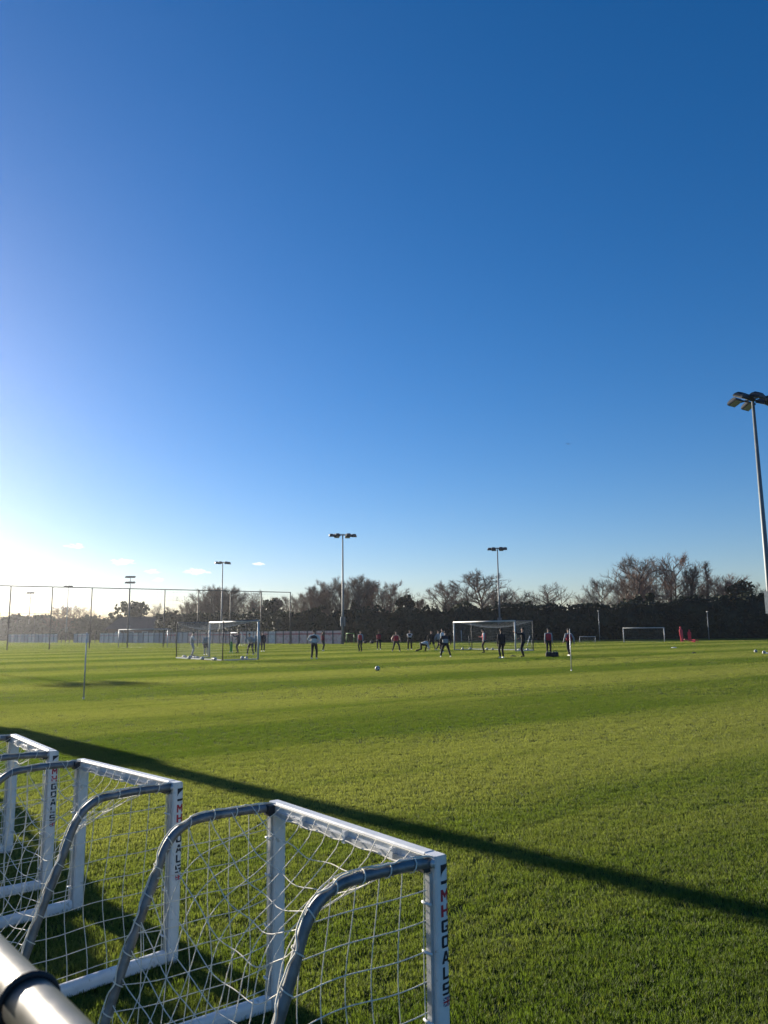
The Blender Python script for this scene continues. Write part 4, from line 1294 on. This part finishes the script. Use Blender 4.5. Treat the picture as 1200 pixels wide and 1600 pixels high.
GLYPH = {
    'M': [rc(0, .25, 0, 1), rc(.75, 1, 0, 1), [(.25, .60), (.5, .22), (.5, .62), (.25, 1)], [(.5, .22), (.75, .60), (.75, 1), (.5, .62)]],
    'H': [rc(0, .29, 0, 1), rc(.71, 1, 0, 1), rc(.29, .71, .40, .61)],
    'G': [[(.1, .8), (.9, .8), (1, .86), (.9, 1), (.1, 1), (0, .9), (0, .8)], rc(0, .29, .2, .8), [(.1, 0), (.9, 0), (1, .1), (1, .2), (0, .2), (0, .1)], rc(.71, 1, .2, .52), rc(.48, .71, .36, .52)],
    'O': [[(.1, .8), (.9, .8), (1, .8), (1, .9), (.9, 1), (.1, 1), (0, .9), (0, .8)], rc(0, .29, .2, .8), rc(.71, 1, .2, .8), [(.1, 0), (.9, 0), (1, .1), (1, .2), (0, .2), (0, .1)]],
    'A': [[(0, 0), (.27, 0), (.5, .72), (.5, 1), (.34, 1)], [(.73, 0), (1, 0), (.66, 1), (.5, 1), (.5, .72)], [(.328, .18), (.672, .18), (.61, .375), (.39, .375)]],
    'L': [rc(0, .3, 0, 1), rc(.3, 1, 0, .21)],
    'S': [[(.1, .82), (1, .82), (1, .92), (.9, 1), (.1, 1), (0, .9), (0, .82)], rc(0, .29, .59, .82), rc(0, 1, .41, .59), rc(.71, 1, .18, .41), [(.1, 0), (.9, 0), (1, .1), (1, .18), (0, .18), (0, .08)]],
}


def text_mesh(ch):
    """bold block letter as flat polygons cut into narrow strips so that it can wrap round the post"""
    bm = bmesh.new()
    for poly in GLYPH[ch]:
        bm.faces.new([bm.verts.new((x, y, 0)) for x, y in poly])
    for k in range(1, 12):
        bmesh.ops.bisect_plane(bm, geom=bm.verts[:] + bm.edges[:] + bm.faces[:], plane_co=(k / 12, 0, 0), plane_no=(1, 0, 0))
    bm.verts.index_update()
    v = [(q.co.x - 0.5, q.co.y) for q in bm.verts]; f = [tuple(q.index for q in reversed(p.verts)) for p in bm.faces]
    bm.free()
    return v, f


def wrap(p, z, lift=0.0008):
    """distance p along the outer side from the rear corner towards the rounded front -> local point on the right post"""
    fl = YB - 0.005 - (YF + FR)
    if p < fl:
        return (-HX - lift, YB - 0.005 - p, z)
    a = (p - fl) / FR
    return (-HX + FR - (FR + lift) * math.cos(a), YF + FR - (FR + lift) * math.sin(a), z)


def patch_grid(u0, u1, z0, z1, lift, nu=8):
    b = MB()
    lo = b.ring([wrap(u0 + (u1 - u0) * i / nu, z0, lift) for i in range(nu + 1)]); hi = b.ring([wrap(u0 + (u1 - u0) * i / nu, z1, lift) for i in range(nu + 1)])
    for i in range(nu):
        b.f.append((lo[i + 1], lo[i], hi[i], hi[i + 1]))
    return b


LET = []
for ch, z in zip('MHGOALS', [0.744 - 0.0505 * i for i in range(7)]):
    LET.append((ch, z))


def lettering(post):
    """sticker running down the outer side of the right post"""
    WIDE, TALL, MID = 0.038, 0.0395, 0.0355
    for name, chars, mat in (('lettering', 'MH', 'letter_red'), ('lettering', 'GOALS', 'letter_black')):
        b = MB()
        for ch, z in LET:
            if (ch in 'MH') != (chars == 'MH'): continue
            v, f = text_mesh(ch)
            i0 = len(b.v)
            wd = WIDE * (0.85 if ch == 'L' else 1.0)
            b.v += [wrap(MID + x * wd, z + y * TALL) for x, y in v]
            b.f += [tuple(i0 + q for q in p) for p in f]
        b.build(name, mat, post)
    # maker's mark: dark block with a pale sweep through it
    b = MB()
    curve = [(0.018 + 0.042 * t, 0.818 + 0.055 * (t ** 1.6)) for t in [i / 8 for i in range(9)]]
    top = b.ring([wrap(0.018 + 0.042 * i / 8, 0.866) for i in range(9)]); lo = b.ring([wrap(p, z + 0.008) for p, z in [(0.018 + 0.042 * t, 0.816 + 0.036 * math.sqrt(t)) for t in [i / 8 for i in range(9)]]])
    for i in range(8):
        b.f.append((lo[i + 1], lo[i], top[i], top[i + 1]))
    b.build('logo_mark', 'letter_black', post)
    patch_grid(0.018, 0.060, 0.801, 0.812, 0.0008).build('logo_bar', 'letter_black', post)
    # small union flag
    z0, z1, a, c = 0.405, 0.434, 0.019, 0.058
    patch_grid(a, c, z0, z1, 0.0006).build('flag_field', 'letter_navy', post)
    zm, um = (z0 + z1) / 2, (a + c) / 2
    patch_grid(a, c, zm - 0.005, zm + 0.005, 0.0010).build('flag_cross', 'white_paint', post)
    patch_grid(um - 0.005, um + 0.005, z0, z1, 0.0012).build('flag_cross', 'white_paint', post)
    patch_grid(a, c, zm - 0.003, zm + 0.003, 0.0014).build('flag_cross', 'letter_red', post)
    patch_grid(um - 0.003, um + 0.003, z0, z1, 0.0016).build('flag_cross', 'letter_red', post)
    for s in (-1, 1):
        b = MB()
        for (ua, za, ub, zb) in ((a, zm + s * 0.0155, um - 0.006, zm + s * 0.006), (c, zm + s * 0.0155, um + 0.006, zm + s * 0.006)):
            i = len(b.v); b.v += [wrap(ua, za, 0.0013), wrap(ua, za - s * 0.004, 0.0013), wrap(ub, zb, 0.0013), wrap(ub, zb - s * 0.004, 0.0013)]
            b.f.append((i, i + 1, i + 3, i + 2))
        b.build('flag_saltire', 'white_paint', post)


def mini_goal(L, Rp, label, seed):
    L, Rp = np.array([*L, 0.0]), np.array([*Rp, 0.0])
    d = (Rp - L) / np.linalg.norm(Rp - L)
    mid = (L + Rp) / 2
    o = thing('mini_goal', label, 'mini goal', tuple(mid), math.atan2(-d[1], -d[0]))        # local x: right -> left post, local y: back
    rg = random.Random(seed); hw = GW / 2
    prof = profile()
    for s in (-1, 1):                                                     # s = -1 is the right post
        b = MB()
        rings = [[(s * hw - s * 0.04 + x, y, 0.0) for x, y in prof], [(s * hw - s * 0.04 + x, y, GH - 0.03) for x, y in prof]]
        for a in (0.4, 0.8, 1.2):
            dz, dy = 0.03 * math.sin(a), 0.03 * (1 - math.cos(a))
            rings.append([(s * hw - s * 0.04 + x, max(y, YF + dy), GH - 0.03 + dz) for x, y in prof])
        b.loft(rings)
        post = b.build('post', 'white_paint', o)
        if s == -1:
            b_l = post
            holder = post
        t = MB(); t.box((s * hw - s * 0.04, 0.0375, 0.44), (0.024, 0.012, 0.80)); t.build('net_track', 'track_alu', post)
        for z in (0.14, 0.36, 0.58, 0.74):
            c = MB(); c.tube([(s * hw - s * 0.04 - 0.024, 0.047, z), (s * hw - s * 0.04, 0.058, z + 0.004), (s * hw - s * 0.04 + 0.024, 0.047, z)], 0.005, 6); c.build('net_clip', 'white_paint', post, True)
    # the sticker sits on the right post; its points are given around the post's own axis
    for s, post in ((-1, holder),):
        before = set(post.children)
        lettering(post)
        for ch in post.children:
            if ch not in before:
                ch.location = (s * hw - s * 0.04, 0, 0)
    # crossbar with the same section lying down
    b = MB()
    sec = [(y, x) for x, y in prof]
    rings = [[(xx, y, GH - HX + (-z)) for (y, z) in sec] for xx in (-hw + 0.04 + HX + 0.0005, hw - 0.04 - HX - 0.0005)]
    b.loft(rings); cb = b.build('crossbar', 'white_paint', o)
    t = MB(); t.box((0, 0.038, GH - 0.046), (GW - 0.2, 0.014, 0.022)); t.build('net_track', 'track_alu', cb)
    for x in (-0.36, -0.05, 0.27):
        t = MB(); t.box((x, 0.040, GH - 0.038), (0.02, 0.02, 0.046)); t.build('net_clip', 'white_paint', cb)
    # ground frame
    for s in (-1, 1):
        x = s * (hw - 0.04)
        b = MB()
        b.loft([[(x + q[0] * 0.9, yy, 0.036 - q[1] * 0.9) for q in prof] for yy in (0.036, 0.84)])
        b.build('base_bar', 'white_paint', o)
        b = MB(); b.tube([(x, y, z) for y, z in smooth_path(TUBE)], 0.019, 12); tb = b.build('side_tube', 'grey_tube', o, True)
        b = MB(); b.tube([(x - s * 0.0 - 0.026 * -s, 0.03, 0.872), (x + 0.034 * -s, 0.03, 0.872)], [0.014, 0.014], 10); b.build('bolt', 'track_alu', tb, True)
        b = MB(); b.box((x - s * 0.015, 0.052, 0.868), (0.05, 0.03, 0.046)); b.build('socket', 'lamp_dark', tb)
    b = MB(); b.tube([(-hw + 0.05, 0.822, 0.03), (hw - 0.05, 0.822, 0.03)], 0.0205, 10); b.build('rear_bar', 'grey_tube', o, True)
    # net: roof and back in one sheet, then two sides
    path = smooth_path(TUBE)
    seg = np.concatenate([[0], np.cumsum(np.linalg.norm(np.diff(np.array(path), axis=0), axis=1))]); tot = seg[-1]
    ph = [rg.uniform(0, 6.28) for _ in range(8)]
    py, pz = np.array([p[0] for p in path]), np.array([p[1] for p in path])

    def sheet(a, t):
        """a: 0..1 across, t: 0..1 down the sheet"""
        y, z = np.interp(t * tot, seg, py), np.interp(t * tot, seg, pz)
        ed = 4 * a * (1 - a)
        slack = math.sin(math.pi * min(1, t * 1.05)) ** 0.8
        k = ed ** 0.8 * slack
        wv = math.sin(7 * a + ph[0] + 3 * t) * 0.5 + math.sin(11 * t + ph[1] - 4 * a) * 0.5
        z2 = z - 0.31 * k * (1.0 if t < 0.5 else 1.0 - 0.6 * (t - 0.5)) + 0.012 * wv * slack
        y2 = y - 0.15 * k * (t ** 1.2) + 0.014 * wv * slack
        lift = 0.020 * (1 - min(1, k * 6)) * (1 if t < 0.97 else 0)
        x = -hw + 0.04 + (GW - 0.08) * a + 0.018 * math.sin(9 * t + ph[2] + 5 * a) * ed
        return np.array([x, y2 + lift * 0.4, max(z2 + lift, 0.02)])

    n = MB(); R_ = 0.0021
    nd = 13
    for i in range(nd + 1):
        t = i / nd
        n.tube([sheet(a / 26, t + 0.005 * math.sin(a * 0.9 + i)) if 0 < i < nd else sheet(a / 26, t) for a in range(27)], R_ * (1.4 if i in (0, nd) else 1), 5, cap=False)
    na = 11
    for i in range(na + 1):
        a = i / na
        n.tube([sheet(a, t / 30) for t in range(31)], R_, 5, cap=False)
    for i in range(1, nd):
        for j in range(1, na):
            n.ball(sheet(j / na, i / nd), 0.0036, 5, 4)
    for s in (-1, 1):
        x = s * (hw - 0.04)

        def top(y):
            return float(np.interp(y, py, pz))

        def sidept(y, z):
            bell = max(0.0, math.sin(math.pi * min(1, max(0, y / 0.75)))) * max(0.0, math.sin(math.pi * min(1, max(0, z / 0.9))))
            wv = math.sin(9 * y + 6 * z + ph[3]) * 0.6 + math.sin(13 * z - 5 * y + ph[4]) * 0.4
            return np.array([x - s * 0.045 * bell + 0.010 * wv * bell, y + 0.016 * bell * math.sin(8 * z + ph[5]), z - 0.03 * bell + 0.012 * bell * math.sin(10 * y + ph[6])])
        for k in range(8):
            y = 0.055 + k * 0.098
            zt = top(y) if y < 0.5 else top(y)
            if zt < 0.12: continue
            m = max(3, int(zt / 0.05))
            n.tube([sidept(y, 0.06 + (zt - 0.06) * j / m) for j in range(m + 1)], R_, 5, cap=False)
        for k in range(8):
            z = 0.10 + k * 0.098
            ymax = float(np.interp(-z, [-q for q in pz[::-1]][::-1], py)) if z < 0.86 else 0.4
            m = max(3, int(ymax / 0.05))
            n.tube([sidept(0.045 + (ymax - 0.045) * j / m, z) for j in range(m + 1)], R_, 5, cap=False)
            for kk in range(8):
                y = 0.055 + kk * 0.098
                if y < ymax - 0.03: n.ball(sidept(y, z), 0.0036, 5, 4)
        # lacing: a thicker rope running along the tube, looped round it
        rope = []
        for j in range(121):
            t = j / 120
            y, z = np.interp(t * tot, seg, py), np.interp(t * tot, seg, pz)
            dy, dz = np.interp(t * tot + 0.01, seg, py) - y, np.interp(t * tot + 0.01, seg, pz) - z
            nn = nrm((0, -dz, dy)) if (dy or dz) else np.array([0, 0, 1.0])
            if nn[2] < 0: nn = -nn
            an = 0.55 * math.sin(t * 40 + ph[7]) + 0.2 * math.sin(t * 93)
            rope.append(np.array([x, y, z]) + 0.0245 * (nn * math.cos(an) + np.array([1.0, 0, 0]) * math.sin(an)))
        n.tube(rope, 0.0032, 5, cap=False)
        for j in range(12):
            t = (j + 0.5) / 12.3
            y, z = np.interp(t * tot, seg, py), np.interp(t * tot, seg, pz)
            dd = nrm((0, np.interp(t * tot + 0.01, seg, py) - y, np.interp(t * tot + 0.01, seg, pz) - z)); nn = nrm(np.cross(dd, (1.0, 0, 0)))
            n.tube([np.array([x, y, z]) + 0.0232 * (nn * math.cos(q * 0.7) + np.array([1.0, 0, 0]) * math.sin(q * 0.7)) + dd * 0.004 * q for q in range(10)], 0.0026, 4, cap=False)
    # net hung in small loops under the crossbar
    loops = [np.array([-hw + 0.09 + (GW - 0.18) * j / 60, 0.050, GH - 0.052 + 0.004 * math.sin(j * 0.55)]) for j in range(61)]
    n.tube(loops, 0.0032, 5, cap=False)
    n.build('net', 'cord_white', o)
    return o


def smooth_path(pts, n=4):
    pts = [np.array(p, float) for p in pts]
    out = []
    for i in range(len(pts) - 1):
        p0, p1, p2, p3 = pts[max(i - 1, 0)], pts[i], pts[i + 1], pts[min(i + 2, len(pts) - 1)]
        for k in range(n):
            t = k / n
            out.append(0.5 * ((2 * p1) + (-p0 + p2) * t + (2 * p0 - 5 * p1 + 4 * p2 - p3) * t * t + (-p0 + 3 * p1 - 3 * p2 + p3) * t ** 3))
    out.append(pts[-1])
    return [tuple(p) for p in out]


mini_goal((-0.535, 3.805), (0.195, 2.865), 'white mini goal with grey side tubes standing apart, its sticker fully in view', 1)
mini_goal((-1.935, 5.075), (-1.125, 4.285), 'middle white mini goal of the row, between the other two', 2)
mini_goal((-2.975, 6.345), (-2.285, 5.455), 'white mini goal at the sunward end of the row', 3)

# ------------------------------------------------------------------ spectator rail beside the camera
r0, rd = np.array([-0.391, 0.888, 1.30]), np.array([-0.664, 0.7477, 0.0])
rn_ = np.array([-rd[1], rd[0], 0])
rail = thing('spectator_rail', 'galvanised steel spectator rail with a black tie around it', 'rail', (r0[0], r0[1], 0), math.atan2(rd[1], rd[0]))
for a, c in ((-3.0, 2.05), (2.056, 7.0), (7.006, 12.0)):
    b = MB(); b.tube([(a, 0, 1.30), (c, 0, 1.30)], 0.0255, 28); b.build('top_rail', 'galvanised', rail, True)
for x in (-2.2, 2.05, 4.5, 7.0, 9.5, 11.9):
    b = MB(); b.tube([(x, 0, -0.05), (x, 0, 1.272)], 0.030, 14); b.build('post', 'galvanised', rail, True)
b = MB()
b.tube([(-0.022 + 0.004 * math.cos(k * 0.2618), 0.0278 * math.cos(k * 0.2618), 1.30 + 0.0278 * math.sin(k * 0.2618)) for k in range(25)], 0.0036, 8)
tie = b.build('tie', 'rubber', rail, True)
b = MB(); b.box((-0.020, 0.03, 1.268), (0.014, 0.014, 0.012)); b.build('tie_clasp', 'rubber', tie)
b = MB(); b.tube([(-3, 0, 0.62), (12, 0, 0.62)], 0.021, 12); b.build('lower_rail', 'galvanised', rail, True)

# five unseen people added on the sunward side, only to cast shade over the mini goals
person_at((-7.75, 11.6), 'unseen person added for shadow, in dark coat standing by the rail with hands on hips', 'hips', 120, 'navy_cloth', None, 'navy_cloth', 'navy_cloth', None, 'skin_light', 'hair_dark', 'boot_black', 1.84, False, None)
person_at((-7.0, 10.35), 'unseen person added for shadow, in black tracksuit with arms crossed by the rail', 'crossed', 110, 'black_cloth', None, 'black_cloth', 'black_cloth', None, 'skin_light', 'hair_brown', 'boot_black', 1.78, False, None)
person_at((-6.35, 9.65), 'unseen person added for shadow, in grey coat and black trousers standing by the rail', 'stand', 100, 'grey_cloth', None, 'black_cloth', 'black_cloth', None, 'skin_light', 'hair_dark', 'boot_black', 1.80, False, None)
person_at((-6.1, 8.85), 'unseen person added for shadow, in navy coat and cap standing by the rail', 'behind', 95, 'navy_cloth', None, 'navy_cloth', 'navy_cloth', None, 'skin_light', 'hair_dark', 'boot_black', 1.82, True, None)
person_at((-6.95, 9.75), 'unseen person added for shadow, in pale coat standing by the rail among dark coats', 'stand', 105, 'pale_cloth', None, 'black_cloth', 'black_cloth', None, 'skin_light', 'hair_brown', 'boot_black', 1.76, False, None)

# ------------------------------------------------------------------ turf: blades over the whole visible field


def turf():
    rn = np.random.default_rng(77)
    b = MB(); shade = []
    for i in range(20):                                   # one tuft of bent blades
        a = rn.uniform(0, 6.28); r = 0.036 * math.sqrt(rn.random())
        p = np.array([r * math.cos(a), r * math.sin(a), 0])
        az = rn.uniform(0, 6.28); h = rn.uniform(0.017, 0.030); ln = rn.uniform(0.15, 0.75)
        d = np.array([math.cos(az), math.sin(az), 0]); s = np.array([-d[1], d[0], 0]) * rn.uniform(0.0009, 0.0016)
        m = p + d * h * ln * 0.35 + np.array([0, 0, h * 0.6]); t = p + d * h * ln + np.array([0, 0, h])
        k = len(b.v)
        b.v += [tuple(p - s), tuple(p + s), tuple(m + s * 0.85), tuple(m - s * 0.85), tuple(t)]
        b.f += [(k, k + 1, k + 2, k + 3), (k + 3, k + 2, k + 4)]
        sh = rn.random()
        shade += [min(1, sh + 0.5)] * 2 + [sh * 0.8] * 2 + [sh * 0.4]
    ntuft = len(b.v)
    pts, scl = [], []

    def band(F0, F1, dens, xy, zz, wide=0.62, pad=1.2):
        area = (wide * (F1 * F1 - F0 * F0) + 2 * pad * (F1 - F0))
        n = int(area * dens)
        F = np.sqrt(rn.uniform(F0 * F0, F1 * F1, n))
        X = rn.uniform(-1, 1, n) * (wide * F + pad)
        pts.append(np.stack([X, F, np.zeros(n)], 1))
        j = rn.uniform(0.75, 1.25, (n, 1))
        scl.append(np.concatenate([np.full((n, 1), xy) * j, np.full((n, 1), xy) * j, zz * rn.uniform(0.7, 1.3, (n, 1))], 1))
    band(1.6, 4.5, 1500, 1.0, 1.0)
    band(4.5, 7.5, 1150, 1.1, 1.0)
    band(7.5, 12, 850, 1.15, 0.95)
    band(12, 20, 400, 1.5, 1.05)
    band(20, 36, 130, 2.3, 1.35)
    band(36, 70, 40, 3.6, 1.9)
    band(70, 125, 10, 6.5, 2.8)
    band(125, 240, 1.2, 13.0, 5.0)
    P = np.concatenate(pts); S = np.concatenate(scl)
    me = bpy.data.meshes.new('turf')
    allv = np.concatenate([np.array(b.v), P])
    me.from_pydata(allv.tolist(), [], b.f)
    n = len(allv)
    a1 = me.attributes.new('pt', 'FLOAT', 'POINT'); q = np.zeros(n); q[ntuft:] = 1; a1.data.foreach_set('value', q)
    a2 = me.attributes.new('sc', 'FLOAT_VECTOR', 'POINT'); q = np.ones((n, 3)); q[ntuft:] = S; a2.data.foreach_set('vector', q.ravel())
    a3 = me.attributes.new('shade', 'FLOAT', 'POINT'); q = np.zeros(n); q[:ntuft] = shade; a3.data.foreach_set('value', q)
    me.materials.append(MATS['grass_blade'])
    o = link('grass', me)
    ng = bpy.data.node_groups.new('turf_scatter', 'GeometryNodeTree')
    ng.interface.new_socket('Geometry', in_out='INPUT', socket_type='NodeSocketGeometry')
    ng.interface.new_socket('Geometry', in_out='OUTPUT', socket_type='NodeSocketGeometry')
    N, L = ng.nodes, ng.links
    gi, go = N.new('NodeGroupInput'), N.new('NodeGroupOutput')
    se = N.new('GeometryNodeSeparateGeometry'); se.domain = 'POINT'
    na = N.new('GeometryNodeInputNamedAttribute'); na.data_type = 'FLOAT'; na.inputs['Name'].default_value = 'pt'
    ns = N.new('GeometryNodeInputNamedAttribute'); ns.data_type = 'FLOAT_VECTOR'; ns.inputs['Name'].default_value = 'sc'
    rv = N.new('FunctionNodeRandomValue'); rv.data_type = 'FLOAT_VECTOR'
    rv.inputs[0].default_value = (-0.2, -0.2, 0); rv.inputs[1].default_value = (0.2, 0.2, 6.2832)
    ip = N.new('GeometryNodeInstanceOnPoints')
    L.new(gi.outputs[0], se.inputs['Geometry'])
    L.new(next(s for s in na.outputs if s.enabled), se.inputs['Selection'])
    L.new(se.outputs['Selection'], ip.inputs['Points']); L.new(se.outputs['Inverted'], ip.inputs['Instance'])
    L.new(rv.outputs[0], ip.inputs['Rotation'])
    L.new(next(s for s in ns.outputs if s.enabled), ip.inputs['Scale'])
    L.new(ip.outputs[0], go.inputs[0])
    md = o.modifiers.new('scatter', 'NODES'); md.node_group = ng
    tag(o, 'short mown grass covering the training pitches', 'grass', kind='stuff')
    print('tufts', len(P))
    return o


turf()

# ------------------------------------------------------------------ low winter haze, its scatter also standing in for some lens glare at left
b = MB(); b.box((0, 190, 10.5), (900, 620, 23.0))
hz = b.build('haze', 'white_paint')
hm = bpy.data.materials.new('haze_air'); hm.use_nodes = True
hn = hm.node_tree; hn.nodes.clear()
pv = hn.nodes.new('ShaderNodeVolumePrincipled'); pv.inputs['Color'].default_value = (0.93, 0.95, 1.0, 1); pv.inputs['Density'].default_value = 0.0002; pv.inputs['Anisotropy'].default_value = 0.75
ho_ = hn.nodes.new('ShaderNodeOutputMaterial'); hn.links.new(pv.outputs[0], ho_.inputs['Volume'])
hz.data.materials.clear(); hz.data.materials.append(hm)
tag(hz, 'thin pale winter haze over the fields', 'haze', kind='stuff')
